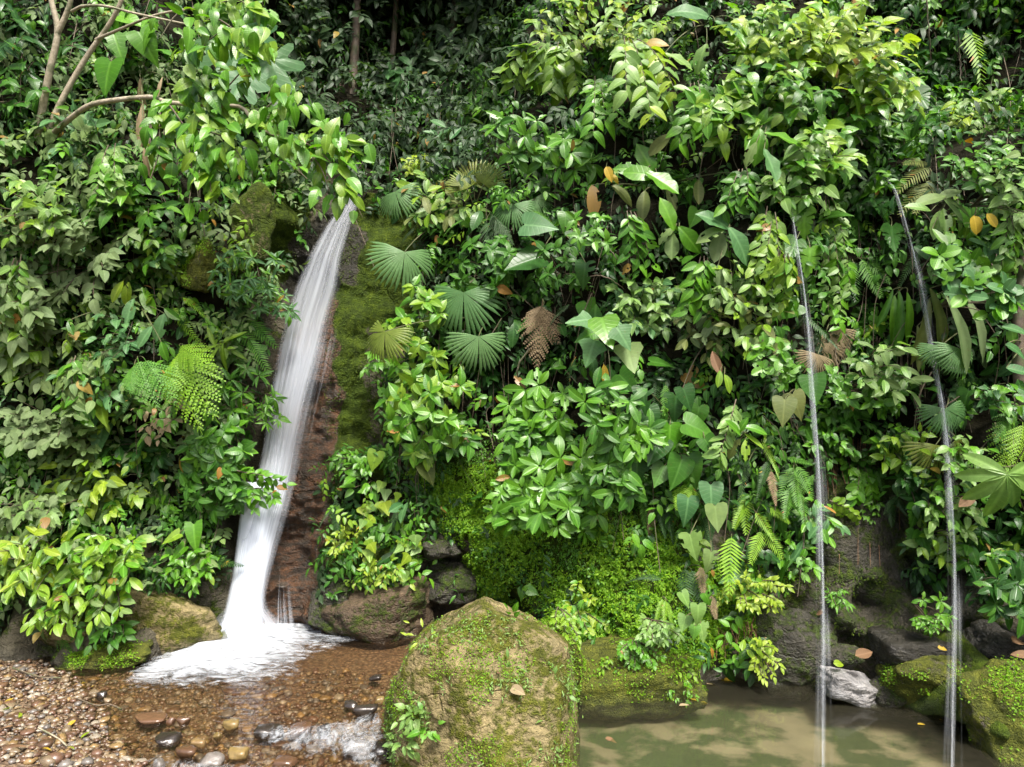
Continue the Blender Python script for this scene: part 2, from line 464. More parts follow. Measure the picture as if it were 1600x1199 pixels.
moss = np.where(inpoly(jx, jy, [(370,230),(505,250),(475,380),(442,460),(370,440)]), .82, moss)
moss = np.where(inpoly(jx, jy, [(620,700),(1080,700),(1110,960),(1060,1060),(900,1080),(890,950),(720,940),(640,850)]), .74, moss)
moss = np.where(inpoly(jx, jy, [(500,690),(640,700),(650,900),(520,900)]), .66, moss)
moss = np.where(inpoly(jx, jy, [(1390,1010),(1560,960),(1640,1199),(1400,1110)]), .66, moss)
moss = np.where(inpoly(jx, jy, [(70,900),(350,880),(350,1050),(70,1060)]), .42, moss)
moss = np.where(inpoly(jx, jy, [(90,1010),(240,1025),(240,1050),(90,1055)]), .85, moss)
moss = np.where(inpoly(jx, jy, [(1210,690),(1440,690),(1450,1000),(1290,1110),(1190,1080)]), .50, moss)
moss = moss*(1-.93*np.maximum(red, cave*.8))
dark_chute = inpoly(jx, jy, [(440,470),(470,380),(520,300),(560,300),(560,430),(520,470),(470,500)])*1.0
moss *= 1-.9*dark_chute
wet = np.maximum(np.maximum(red*.95, dark_chute), inpoly(jx, jy, [(1270,690),(1440,700),(1450,1000),(1260,1000)])*.75)
wet = np.maximum(wet, sstep(.30, .05, gz)*.9)

def smooth2(a, n=2):
    for _ in range(n):
        b = a.copy(); b[1:-1, 1:-1] = (a[1:-1, 1:-1]*4+a[:-2, 1:-1]+a[2:, 1:-1]+a[1:-1, :-2]+a[1:-1, 2:])/8; a = b
    return a
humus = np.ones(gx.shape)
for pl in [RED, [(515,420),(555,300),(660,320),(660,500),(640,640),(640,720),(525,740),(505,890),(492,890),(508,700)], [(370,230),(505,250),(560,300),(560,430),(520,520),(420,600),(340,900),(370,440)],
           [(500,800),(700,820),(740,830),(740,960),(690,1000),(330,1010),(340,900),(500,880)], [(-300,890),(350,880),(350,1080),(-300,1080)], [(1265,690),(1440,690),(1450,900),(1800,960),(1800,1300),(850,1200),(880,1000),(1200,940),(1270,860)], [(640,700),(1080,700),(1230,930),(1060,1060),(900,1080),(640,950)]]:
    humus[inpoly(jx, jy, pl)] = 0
humus = np.maximum(humus, dark_chute*.85)  # wet chute rock takes the same near-black colour
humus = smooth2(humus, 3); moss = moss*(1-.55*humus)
moss = smooth2(moss, 3); wet = smooth2(wet, 3); red = smooth2(red, 2)

nz_, nx_ = gx.shape
ii = (np.arange(nz_-1)[:, None]*nx_+np.arange(nx_-1)[None, :])
quads = np.stack([ii, ii+1, ii+nx_+1, ii+nx_], -1).reshape(-1, 4)
M['rock'] = rockmat('cliff_rock', (.085, .076, .052), attr=True)
cliff = link('cliff', mesh_np('cliff', np.stack([gx, gy, gz], -1).reshape(-1, 3), [quads], M['rock'],
             attrs={'moss': moss.ravel(), 'red': np.clip(red, 0, 1).ravel(), 'wet': wet.ravel(), 'humus': humus.ravel()}))
kind(cliff, 'structure')

def cliffY(X, Z):
    fx = np.clip((np.asarray(X)-GX[0])/DG, 0, nx_-1.001); fz = np.clip((np.asarray(Z)-GZ[0])/DG, 0, nz_-1.001)
    i = fx.astype(int); j = fz.astype(int); u = fx-i; v = fz-j
    return (gy[j, i]*(1-u)+gy[j, i+1]*u)*(1-v)+(gy[j+1, i]*(1-u)+gy[j+1, i+1]*u)*v

def hitY(px, py):
    """distance at which the viewing line of a photo position meets the cliff"""
    px = np.atleast_1d(np.asarray(px, float)); py = np.atleast_1d(np.asarray(py, float))
    res = np.full(px.shape, 12.0); done = np.zeros(px.shape, bool)
    for Y in np.arange(5.5, 20, .05):
        X = (px-800)*Y/F; Z = ZC-(py-599.5)*Y/F
        h = (~done) & (Y >= cliffY(X, Z))
        res[h] = Y; done |= h
        if done.all(): break
    return res

def onface(px, py, off=0.):
    Y = hitY(px, py)[0]-off
    return P(px, py, Y)

def cliffN(X, Z):
    e = .12
    a = (cliffY(X+e, Z)-cliffY(X-e, Z))/(2*e); b = (cliffY(X, Z+e)-cliffY(X, Z-e))/(2*e)
    return unit(np.stack([a, -np.ones_like(a), b], -1))

# ------------------------------------------------------------------ riverbed: gravel, sand pool, left bank
bx, by = np.meshgrid(np.arange(-16, 14.01, .08), np.arange(-12, 13.01, .08))
edge = -5.15+(9.05-by)*.86+fbm(bx*.8, by*.8, bx*0+7, 3)*.35
bank = np.clip((edge-bx)*.09, 0, .4)
depth = .10+.05*fbm(bx*1.3, by*1.3, bx*0+2, 3)
sandf = sstep(-.5, .4, bx)
bz = np.where(bank > 0, bank-.06*np.exp(-bank*20), 0)-depth*(1-sstep(0, .25, edge-bx))*(1-sandf)-sandf*(.30+.06*fbm(bx*.7, by*.7, bx*0+4, 3))
bz += fbm(bx*6, by*6, bx*0+8, 2)*.012
bz -= sstep(4, -4, by)*.1
ny_, nxx = bx.shape
ii = (np.arange(ny_-1)[:, None]*nxx+np.arange(nxx-1)[None, :])
bq = np.stack([ii, ii+1, ii+nxx+1, ii+nxx], -1).reshape(-1, 4)
def bedZ(x, y):
    i = np.clip(((np.asarray(x)+16)/.08).astype(int), 0, nxx-1); j = np.clip(((np.asarray(y)+12)/.08).astype(int), 0, ny_-1)
    return bz[j, i]

m, nt, out = newmat('bed_gravel_and_sand'); Lk = nt.links.new
g = nd(nt, 'ShaderNodeNewGeometry'); pos = g.outputs['Position']
vo = nd(nt, 'ShaderNodeTexVoronoi'); vo.inputs['Scale'].default_value = 22; Lk(pos, vo.inputs['Vector'])
v3 = nd(nt, 'ShaderNodeTexVoronoi'); v3.inputs['Scale'].default_value = 55; Lk(pos, v3.inputs['Vector'])
sx = nd(nt, 'ShaderNodeSeparateColor'); Lk(vo.outputs['Color'], sx.inputs[0])
pc = ramp(nt, sx.outputs[0], [(0, (.08, .045, .025)), (.3, (.125, .083, .050)), (.55, (.19, .135, .085)), (.75, (.10, .082, .060)), (.9, (.26, .19, .12)), (1, (.15, .085, .048))])
sx3 = nd(nt, 'ShaderNodeSeparateColor'); Lk(v3.outputs['Color'], sx3.inputs[0])
pc = mixc(nt, .35, pc, ramp(nt, sx3.outputs[1], [(0, (.07, .04, .02)), (.5, (.20, .12, .06)), (1, (.32, .22, .12))]))
pc = mixc(nt, remap(nt, vo.outputs['Distance'], .25, .75, 0, .75), pc, (.045, .028, .016))
sandc = mixc(nt, remap(nt, noise(nt, pos, 1.6, 5), .35, .7), (.150, .125, .078), (.225, .185, .120))
mpg = nd(nt, 'ShaderNodeMapping'); mpg.inputs['Scale'].default_value = (1, 1.25, 1); Lk(pos, mpg.inputs[0])
al = remap(nt, noise(nt, mpg.outputs[0], 1.7, 5, .55, .15), .42, .53)
sandc = mixc(nt, mathn(nt, 'MULTIPLY', al, .95), sandc, mixc(nt, noise(nt, pos, 8, 3), (.020, .036, .010), (.050, .064, .020)))
ats = nd(nt, 'ShaderNodeAttribute', attribute_name='sand')
cc = mixc(nt, ats.outputs['Fac'], pc, sandc)
bs = nd(nt, 'ShaderNodeBsdfPrincipled'); Lk(cc, bs.inputs['Base Color']); bs.inputs['Roughness'].default_value = .6
bp = nd(nt, 'ShaderNodeBump'); bp.inputs['Strength'].default_value = .9; bp.inputs['Distance'].default_value = .03
Lk(mathn(nt, 'MULTIPLY', mathn(nt, 'SUBTRACT', 1., vo.outputs['Distance']), mathn(nt, 'SUBTRACT', 1., ats.outputs['Fac'])), bp.inputs['Height']); Lk(bp.outputs[0], bs.inputs['Normal'])
Lk(bs.outputs[0], out.inputs[0]); M['bed'] = m
bed = kind(link('riverbed', mesh_np('riverbed', np.stack([bx, by, bz], -1).reshape(-1, 3), [bq], m, attrs={'sand': sandf.ravel()})), 'structure')

def watermat(name, tint, murk, murk_col, sc, stretch, bump):
    m, nt, out = newmat(name); Lk = nt.links.new
    g = nd(nt, 'ShaderNodeNewGeometry'); mp = nd(nt, 'ShaderNodeMapping'); mp.inputs['Scale'].default_value = stretch
    mp.inputs['Rotation'].default_value = (0, 0, R(-25)); Lk(g.outputs['Position'], mp.inputs[0])
    bp = nd(nt, 'ShaderNodeBump'); bp.inputs['Strength'].default_value = bump; bp.inputs['Distance'].default_value = .04
    Lk(noise(nt, mp.outputs[0], sc, 3, .5, .4), bp.inputs['Height'])
    tr = nd(nt, 'ShaderNodeBsdfTransparent'); tr.inputs[0].default_value = (*tint, 1)
    df = nd(nt, 'ShaderNodeBsdfDiffuse'); df.inputs[0].default_value = (*murk_col, 1)
    m1 = nd(nt, 'ShaderNodeMixShader'); m1.inputs[0].default_value = murk; Lk(tr.outputs[0], m1.inputs[1]); Lk(df.outputs[0], m1.inputs[2])
    gl = nd(nt, 'ShaderNodeBsdfGlossy'); gl.inputs['Roughness'].default_value = .05; Lk(bp.outputs[0], gl.inputs['Normal'])
    fr = nd(nt, 'ShaderNodeFresnel'); fr.inputs[0].default_value = 1.33; Lk(bp.outputs[0], fr.inputs['Normal'])
    m2 = nd(nt, 'ShaderNodeMixShader'); Lk(fr.outputs[0], m2.inputs[0]); Lk(m1.outputs[0], m2.inputs[1]); Lk(gl.outputs[0], m2.inputs[2])
    Lk(m2.outputs[0], out.inputs[0])
    return m
def sheet(name, x0, x1, y0, y1, z, mat):
    V = np.array([(x0, y0, z), (x1, y0, z), (x1, y1, z), (x0, y1, z)])
    return kind(link(name, mesh_np(name, V, [np.array([[0, 1, 2, 3]])], mat, smooth=False)), 'structure')
M['stream'] = watermat('stream_water', (.84, .76, .64), .06, (.14, .095, .06), 5, (1, 2.2, 1), .55)
M['pool'] = watermat('pool_water', (.84, .87, .78), .08, (.16, .15, .10), 2.2, (1, 2, 1), .07)
sheet('stream', -16, -.25, -12, 12.5, 0, M['stream'])
sheet('pool', -.25, 14, -12, 12.5, 0, M['pool'])

# ------------------------------------------------------------------ white water
def whitemat(name, across, along, lo, hi, gain=1.0, edge=.12, col=(.66, .71, .78), topfade=None):
    """silky long-exposure water: white threads along the flow, clear between them"""
    m, nt, out = newmat(name); Lk = nt.links.new
    uv = nd(nt, 'ShaderNodeUVMap'); mp = nd(nt, 'ShaderNodeMapping'); mp.inputs['Scale'].default_value = (across, along, 1); Lk(uv.outputs[0], mp.inputs[0])
    n = mathn(nt, 'ADD', mathn(nt, 'MULTIPLY', noise(nt, mp.outputs[0], 1, 4, .55), .8), mathn(nt, 'MULTIPLY', noise(nt, mp.outputs[0], 3.7, 3, .6), .2))
    at = nd(nt, 'ShaderNodeAttribute', attribute_name='dens')
    sp = nd(nt, 'ShaderNodeSeparateXYZ'); Lk(uv.outputs[0], sp.inputs[0])
    e = mathn(nt, 'SUBTRACT', .5, mathn(nt, 'ABSOLUTE', mathn(nt, 'SUBTRACT', sp.outputs[0], .5)))
    ef = remap(nt, e, 0, edge, 0, 1)
    a = mathn(nt, 'ADD', n, mathn(nt, 'SUBTRACT', mathn(nt, 'MULTIPLY', at.outputs['Fac'], gain), .5))
    a = mathn(nt, 'MULTIPLY', remap(nt, a, lo, hi), ef, clamp=True)
    df = nd(nt, 'ShaderNodeBsdfDiffuse'); df.inputs[0].default_value = (*col, 1)
    tl = nd(nt, 'ShaderNodeBsdfTranslucent'); tl.inputs[0].default_value = (*col, 1)
    mx = nd(nt, 'ShaderNodeMixShader'); mx.inputs[0].default_value = .35; Lk(df.outputs[0], mx.inputs[1]); Lk(tl.outputs[0], mx.inputs[2])
    tr = nd(nt, 'ShaderNodeBsdfTransparent')
    m2 = nd(nt, 'ShaderNodeMixShader'); Lk(a, m2.inputs[0]); Lk(tr.outputs[0], m2.inputs[1]); Lk(mx.outputs[0], m2.inputs[2])
    Lk(m2.outputs[0], out.inputs[0])
    return m
M['fall'] = whitemat('falling_water', 6, .22, .18, .85, 1.0, .16)
M['veil'] = whitemat('thin_water_veil', 10, .22, .34, .95, 1.0, .22)
M['thread'] = whitemat('water_thread', 3, .5, .05, .95, 1.0, .5, (.68, .72, .76))

def ribbon(path, dens, nu=14, bulge=.12, voff=0.):
    """path rows: photo y, left x, right x, distance"""
    path = np.asarray(path, float)
    py = np.linspace(path[0, 0], path[-1, 0], 60)
    V = []; UV = []; D = []
    prev = None; s = voff
    for k, y in enumerate(py):
        l, r, Y = [np.interp(y, path[:, 0], path[:, i]) for i in (1, 2, 3)]
        a, b = P(l, y, Y), P(r, y, Y)
        c = (a+b)/2
        if prev is not None: s += np.linalg.norm(c-prev)
        prev = c
        for u in np.linspace(0, 1, nu):
            p = a*(1-u)+b*u; p = p+np.array([0, -bulge*math.sin(math.pi*u), 0])
            V.append(p); UV.append((u, s)); D.append(np.interp(k/59, np.linspace(0, 1, len(dens)), dens))
    i = np.arange(59)[:, None]*nu; j = np.arange(nu-1)[None, :]
    Q = np.stack([i+j, i+j+1, i+nu+j+1, i+nu+j], -1).reshape(-1, 4)
    return np.array(V), Q, np.array(UV), np.array(D)

wf = thing('waterfall', 'broad silky white waterfall pouring down the reddish rock chute into the stream', 'waterfall', P(375, 1000, 10.0))
def wpart(name, path, dens, mat, bulge=.12, voff=0., parent=wf):
    V, Q, U, D = ribbon(path, dens, bulge=bulge, voff=voff)
    return link(name, mesh_np(name, V-np.array(parent.location), [Q], mat, U, attrs={'dens': D}), parent)
wpart('water_column', FALL, [.34, .40, .44, .5, .55, .62, .8, .95, 1.05, 1.15], M['fall'], .10)
f2 = FALL.copy(); f2[:, 3] -= .10; f2[:, 1] += 3; f2[:, 2] += np.interp(f2[:, 0], [306, 400, 520, 640, 800, 1000], [0, 3, 8, 12, 10, 4])
wpart('water_veil', f2, [.30, .34, .36, .38, .42, .5, .65, .8, .9], M['veil'], .10, 3.3)
fr = np.array([(470,500,530,11.22),(520,488,528,11.12),(580,470,516,10.98),(640,456,500,10.84),(700,444,488,10.72),(760,430,470,10.6),(820,415,452,10.48),(900,400,436,10.36)], float)
wpart('water_veil', fr, [.1, .4, .35, .3, .3, .25, .15], M['veil'], .05, 7.7)
sp_ = np.array([(915,364,414,10.18),(950,352,420,10.05),(980,322,448,9.93),(1004,276,486,9.82)], float)
wpart('splash_veil', sp_, [.2, .5, .62, .35], M['veil'], .06, 6.1)
sd = np.array([(752,381,420,10.5),(775,377,420,10.42),(830,371,420,10.34),(900,362,415,10.24),(1000,340,412,10.0)], float)
wpart('side_spout', sd, [.9, .9, 1, 1.1, 1.2], M['fall'], .12, 1.9)
tk = np.array([(770,432,452,10.58),(850,434,452,10.48),(900,434,452,10.42),(940,430,456,10.36),(985,428,462,10.25)], float)
wpart('trickle', tk, [.15, .3, .2, .35, .5], M['veil'], .03, 5.1)

def polydist(x, y, poly):
    d = np.full(x.shape, 1e9)
    n = len(poly)
    for i in range(n):
        ax, ay = poly[i]; bx_, by_ = poly[(i+1) % n]
        t = np.clip(((x-ax)*(bx_-ax)+(y-ay)*(by_-ay))/((bx_-ax)**2+(by_-ay)**2), 0, 1)
        d = np.minimum(d, np.hypot(x-ax-t*(bx_-ax), y-ay-t*(by_-ay)))
    return np.where(inpoly(x, y, poly), d, -d)
def gp(px, py, z=0.):
    Y = F*(ZC-z)/(py-599.5)
    return ((px-800)*Y/F, Y)

def foammat(name, lo, hi, col=(.88, .90, .92), sc=3.2, stretch=(1, 2.2, 1)):
    m, nt, out = newmat(name); Lk = nt.links.new
    g = nd(nt, 'ShaderNodeNewGeometry'); mp = nd(nt, 'ShaderNodeMapping'); mp.inputs['Scale'].default_value = stretch
    mp.inputs['Rotation'].default_value = (0, 0, R(-28)); Lk(g.outputs['Position'], mp.inputs[0])
    n = mathn(nt, 'ADD', mathn(nt, 'MULTIPLY', noise(nt, mp.outputs[0], sc, 5, .6, 1.2), .7), mathn(nt, 'MULTIPLY', noise(nt, mp.outputs[0], sc*4, 3, .6, .5), .3))
    n = mathn(nt, 'MULTIPLY_ADD', n, 2.0, -.5)
    at = nd(nt, 'ShaderNodeAttribute', attribute_name='dens')
    a = remap(nt, mathn(nt, 'ADD', n, mathn(nt, 'SUBTRACT', at.outputs['Fac'], .5)), lo, hi)
    df = nd(nt, 'ShaderNodeBsdfDiffuse'); df.inputs[0].default_value = (*col, 1)
    bp = nd(nt, 'ShaderNodeBump'); bp.inputs['Strength'].default_value = .9; bp.inputs['Distance'].default_value = .12; Lk(n, bp.inputs['Height']); Lk(bp.outputs[0], df.inputs['Normal'])
    tr = nd(nt, 'ShaderNodeBsdfTransparent')
    m2 = nd(nt, 'ShaderNodeMixShader'); Lk(a, m2.inputs[0]); Lk(tr.outputs[0], m2.inputs[1]); Lk(df.outputs[0], m2.inputs[2])
    Lk(m2.outputs[0], out.inputs[0])
    return m
M['foam'] = foammat('foam', .36, 1.12, (.62, .66, .70), 4.0)
M['rapid'] = foammat('rapid_foam', .55, 1.45, (.62, .66, .70), 5.0, (1.7, .8, 1))
def foam(name, outer, soft, mat, parent, z0=.012, core=None, hump=0., dmax=1.0, step=.035):
    po = [gp(*q) for q in outer]
    xs = [q[0] for q in po]; ys = [q[1] for q in po]
    X, Y = np.meshgrid(np.arange(min(xs)-.3, max(xs)+.3, step), np.arange(min(ys)-.3, max(ys)+.3, step))
    d = sstep(-.08, soft, polydist(X, Y, po))*dmax
    if core:
        d = d*.46+.58*sstep(-.5, .35, polydist(X, Y, [gp(*q) for q in core]))
    nn = fbm(X*2.5, Y*4.5, X*0+2, 3)
    Z = z0+d*(.04+.05*(nn+.3))+hump*np.clip(d-.7, 0, 1)**1.2
    keep = (d > .01)
    ny2, nx2 = X.shape
    ii = (np.arange(ny2-1)[:, None]*nx2+np.arange(nx2-1)[None, :])
    q = np.stack([ii, ii+1, ii+nx2+1, ii+nx2], -1).reshape(-1, 4)
    q = q[keep.ravel()[q].any(1)]
    V = np.stack([X, Y, Z], -1).reshape(-1, 3)
    if parent is not None: V = V-np.array(parent.location)
    return link(name, mesh_np(name, V, [q], mat, attrs={'dens': d.ravel()}), parent)
foam('foam', [(165,1070),(225,1034),(330,984),(350,964),(450,962),(570,980),(650,996),(570,1008),(510,1030),(470,1066),(380,1086),(230,1088),(180,1084)], .32, M['foam'], wf,
     core=[(318,1000),(350,968),(430,968),(470,986),(440,1024),(380,1050),(290,1054),(235,1050),(280,1022)], hump=.10)
kind(foam('rapid', [(370,1150),(420,1132),(520,1126),(590,1105),(640,1130),(640,1240),(560,1240),(480,1210),(400,1200),(350,1175)], .45, M['rapid'], None, dmax=.82, z0=.05), 'structure')
kind(foam('rapid', [(190,1175),(260,1172),(330,1185),(420,1190),(520,1190),(560,1260),(180,1260)], .4, M['rapid'], None, dmax=.72, z0=.05), 'structure')

# two thin falls off the overhang, lengthened at the foot as their pool reflection
def thinfall(label, pts, wid):
    pts = np.array(pts, float)
    foot = P(*pts[-1])
    t = thing('thin_waterfall', label, 'waterfall', foot, None)
    pxy = polyline(pts, 50)
    c = np.array([P(*q) for q in pxy])
    for s, (dx, w, ds) in enumerate(((0, 1.0, .24), (.006, .45, .34), (-.016, 1.4, .12), (.022, 2.0, .04))):
        V = []; U = []; D = []; Fq = []
        n0 = 0
        for ang in (0, 60, 120):
            a = R(ang)
            for k in range(50):
                ww = np.interp(k/49, [0, .25, .6, 1], [wid*.6, wid, wid*1.2, wid*1.5])*w/2
                o = np.array([math.cos(a), math.sin(a), 0])*ww
                q = c[k]+np.array([dx*(.4+k/49*1.6), 0, 0])
                for u in (0, .25, .5, .75, 1):
                    V.append(q+o*(2*u-1)); U.append((u+s*2 if False else u, k*.13+s*7)); D.append((ds+.25*math.sin(k*.5+s*2)*.3)*(1-.6*max(0, (k-30)/19))*(.35+.65*min(1, k/6)))
            i = n0+np.arange(49)[:, None]*5; j = np.arange(4)[None, :]
            Fq.append(np.stack([i+j, i+j+1, i+6+j, i+5+j], -1).reshape(-1, 4)); n0 += 250
        link('strand', mesh_np('strand', np.array(V)-foot, [np.concatenate(Fq)], M['thread'], np.array(U), attrs={'dens': np.array(D)}), t)
    return t
thinfall('straighter of two thin water threads, falling in front of the wet dark rock', [(1236,322,9.15),(1245,380,8.95),(1258,470,8.75),(1268,580,8.5),(1276,690,8.25),(1282,800,8.0),(1285,920,7.75),(1286,1040,7.25),(1285,1225,6.45)], .048)
thinfall('thin thread of falling water nearest the right edge, arching out past the fan palms', [(1388,284,9.45),(1400,300,9.3),(1418,360,9.1),(1440,450,8.85),(1460,560,8.55),(1476,660,8.3),(1486,780,8.0),(1491,900,7.7),(1490,1040,7.2),(1486,1235,6.35)], .046)
# ================================================================== ROCKS AND STONES
import bmesh
_ico = {}
def ico(n):
    if n not in _ico:
        b = bmesh.new(); bmesh.ops.create_icosphere(b, subdivisions=n, radius=1)
        b.verts.ensure_lookup_table()
        _ico[n] = (np.array([v.co[:] for v in b.verts]), np.array([[v.index for v in f.verts] for f in b.faces])); b.free()
    return _ico[n]
def poly_rock(planes, n=4, sharp=14, amp=.05, sc=2.0, seed=0):
    """rounded polytope: planes = (normal, distance), noise on top"""
    V, T = ico(n)
    N = unit(np.array([p[0] for p in planes], float)); D = np.array([p[1] for p in planes], float)
    c = np.maximum(V@N.T/D, 1e-3)
    r = (c**sharp).sum(1)**(-1/sharp)
    W = V*r[:, None]
    nn = fbm(W[:, 0]*sc+seed, W[:, 1]*sc, W[:, 2]*sc, 4)*amp
    if n >= 5: nn = nn-np.abs(fbm(W[:, 0]*sc*2.3, W[:, 1]*sc*2.3+seed, W[:, 2]*sc*2.3, 4))*amp*.45
    return W+V*nn[:, None], T
def rand_planes(rg, k=11, lo=.7, hi=1.0):
    return [(rg.normal(size=3), rg.uniform(lo, hi)) for _ in range(k)]+[((1,0,0),1),((-1,0,0),1),((0,1,0),1),((0,-1,0),1),((0,0,1),1),((0,0,-1),1)]

M['boulder'] = rockmat('boulder_rock', (.225, .182, .088), .50, mosscol=MOSS_LITE)
M['grey_rock'] = rockmat('wet_grey_rock', (.070, .065, .047), .46, .7)
M['mossy_rock'] = rockmat('mossy_rock', (.12, .10, .08), .66, .3, mosscol=MOSS_LITE)
M['slab'] = rockmat('pale_slab', (.34, .33, .32), .0, .6)
M['dark_rock'] = rockmat('dark_wet_rock', (.05, .046, .034), .30, .9)

C0 = P(752, 1095, 6.75)
V, T = poly_rock([((1,-.12,.05),.80),((.46,.1,.88),.80),((.05,-.1,1),.96),((-.55,.1,.83),.73),((-.9,0,.42),.76),((-1,-.25,-.1),.80),((.16,-.86,.50),.66),((-.55,-.85,.12),.62),((.2,1,.3),.7),((0,0,-1),1.0),((.85,-.6,.3),.82)], 6, 38, .075, 1.9, 3)
V = V+(fbm(V[:,0]*9, V[:,1]*9, V[:,2]*9, 3)*.012)[:, None]*unit(V)
big = link('boulder', mesh_np('boulder', V, [T], M['boulder']), loc=C0)
tag(big, 'huge tan boulder filmed with moss and small weeds, standing between stream and pool', 'boulder')

def rock(label, px, py, w, h, Y, mat, seed, d=None, tilt=0., name='rock', sub=5, amp=.20, group=None):
    """w, h in photo pixels; Y distance"""
    s = Y/F
    rg = np.random.default_rng(seed)
    V, T = poly_rock(rand_planes(rg), sub, 16, amp, 1.7, seed)
    V = V*np.array([w*s/2, (d or (w+h)/2*s/2), h*s/2])
    ct, st = math.cos(tilt), math.sin(tilt)
    V = V@np.array([[ct, 0, st], [0, 1, 0], [-st, 0, ct]])
    o = link(name, mesh_np(name, V, [T], mat), loc=P(px, py, Y))
    return tag(o, label, 'rock', group)
rock('pale grey wet slab lying at the pool edge beside the thin fall', 1330, 1073, 92, 50, 8.25, M['slab'], 3, .3, -.15)
rock('small wet grey stone wedged above the pale slab, under the fallen leaves', 1312, 1030, 60, 40, 8.5, M['grey_rock'], 5)
rock('rounded dark rock with a moss cap beside the pale slab', 1418, 1030, 105, 80, 8.3, M['dark_rock'], 8, .4)
rock('low brown wet rock between the pale slab and the bright mossy shelf', 1385, 1075, 70, 45, 8.15, M['grey_rock'], 11)
rock('long bright mossy rock shelf at the pool edge under the right thin fall', 1480, 1062, 190, 90, 8.0, M['mossy_rock'], 13, .45, -.12)
rock('dark speckled boulder patched with yellow-green moss in the lower right corner', 1585, 1105, 150, 150, 7.2, M['mossy_rock'], 18, .5, .25)
rock('dark rounded rock behind the fallen brown leaves at the right edge', 1560, 1005, 120, 70, 8.0, M['dark_rock'], 19, .4)
rock('big grey boulder under the hanging roots on the right wall', 1345, 885, 190, 210, 9.32, M['grey_rock'], 23, .45, .1)
rock('broad grey-green rock at the water line left of the thin fall', 1235, 1015, 150, 160, 8.8, M['grey_rock'], 29, .4)
rock('green mossy bulging rock standing in the pool edge beside the huge boulder', 995, 1062, 215, 115, 8.5, M['mossy_rock'], 34, .5, .16)
rock('mossy rock shoulder behind the huge boulder at its right top', 872, 1030, 74, 120, 7.9, M['mossy_rock'], 36, .35, .3)
rock('big rounded brown rock at the water edge right of the waterfall foot', 600, 955, 190, 95, 10.35, rockmat('russet_rock', (.120, .084, .050), .44, .6), 41, .45, .1)
rock('grooved grey rock between waterfall foot and the rounded brown rock', 518, 958, 80, 90, 10.4, M['grey_rock'], 43, .3, .2)
rock('tan weathered rock slope on the left of the waterfall foot', 275, 985, 190, 110, 9.95, M['boulder'], 47, .45, -.25)
rock('low moss-covered stone at the water edge under the left bushes', 165, 1025, 150, 36, 9.3, M['mossy_rock'], 53, .3)
rock('dark brown stone in the shade under the left bushes', 100, 985, 120, 60, 9.6, M['boulder'], 59, .3)
rock('flat brown ledge stone in the small hollow under the moss carpet', 700, 905, 90, 60, 10.75, M['grey_rock'], 61, .4)
rock('narrow ledge stone above the hollow right of the hanging moss', 690, 858, 70, 34, 10.6, M['grey_rock'], 67, .3)
rock('mossy shoulder rock with yellow lichen left of the waterfall top', 395, 345, 75, 130, 11.15, rockmat('lichen_rock', (.15, .125, .06), .62, .2), 71, .3, -.2)
rock('grey weathered knob of rock left of the fall under the tree branch', 318, 420, 60, 90, 10.7, M['mossy_rock'], 73, .25)

# ---- stones in the stream, single ones
def stonemat(name, a, rough=.5):
    m, nt, out = newmat(name); Lk = nt.links.new
    tc = nd(nt, 'ShaderNodeTexCoord'); oi = nd(nt, 'ShaderNodeObjectInfo'); ge = nd(nt, 'ShaderNodeNewGeometry')
    r = mathn(nt, 'FRACT', mathn(nt, 'ADD', oi.outputs['Random'], ge.outputs['Random Per Island']))
    c = mixc(nt, r, tuple(x*.7 for x in a), tuple(min(1, x*1.25) for x in a))
    n = noise(nt, ge.outputs['Position'], 26, 5, .65)
    c = mixc(nt, remap(nt, n, .3, .7, .6, 0), c, tuple(x*.45 for x in a))
    c = mixc(nt, remap(nt, noise(nt, ge.outputs['Position'], 90, 3), .55, .8, 0, .4), c, tuple(min(1, x*1.7) for x in a))
    bs = nd(nt, 'ShaderNodeBsdfPrincipled'); Lk(c, bs.inputs['Base Color']); bs.inputs['Roughness'].default_value = rough
    bp = nd(nt, 'ShaderNodeBump'); bp.inputs['Strength'].default_value = .4; bp.inputs['Distance'].default_value = .01
    Lk(n, bp.inputs['Height']); Lk(bp.outputs[0], bs.inputs['Normal']); Lk(bs.outputs[0], out.inputs[0])
    return m
STONE = {'tan': stonemat('tan_stone', (.175, .130, .078), .35), 'brown': stonemat('brown_stone', (.10, .058, .032), .3), 'russet': stonemat('russet_stone', (.115, .065, .040), .3),
         'grey': stonemat('grey_stone', (.13, .115, .10), .35), 'ochre': stonemat('ochre_stone', (.22, .145, .06), .35), 'pale': stonemat('pale_stone', (.26, .225, .17), .4),
         'dark': stonemat('dark_wet_stone', (.030, .024, .019), .15), 'wetbrown': stonemat('wet_brown_stone', (.10, .055, .03), .15), 'wetochre': stonemat('wet_ochre_stone', (.17, .12, .045), .2)}
def stone_mesh(mat, seed, sub=2):
    rg = np.random.default_rng(seed)
    V, T = poly_rock(rand_planes(rg, 9, .6, 1.0), sub, 13, .16, 1.5, seed)
    return mesh_np('stone', V, [T], mat)
def stone(label, px, py, w, h, matk, seed, rot=0.):
    X, Y = gp(px, py+h*.3, 0.)
    s = Y/F
    o = link('stone', stone_mesh(STONE[matk], seed, 3), M=Matrix.LocRotScale(Vector((X, Y, h*s*.01)), Matrix.Rotation(rot, 3, 'Z'), Vector((w*s*.41, w*s*.36, h*s*.40))))
    return tag(o, label, 'stone', None)
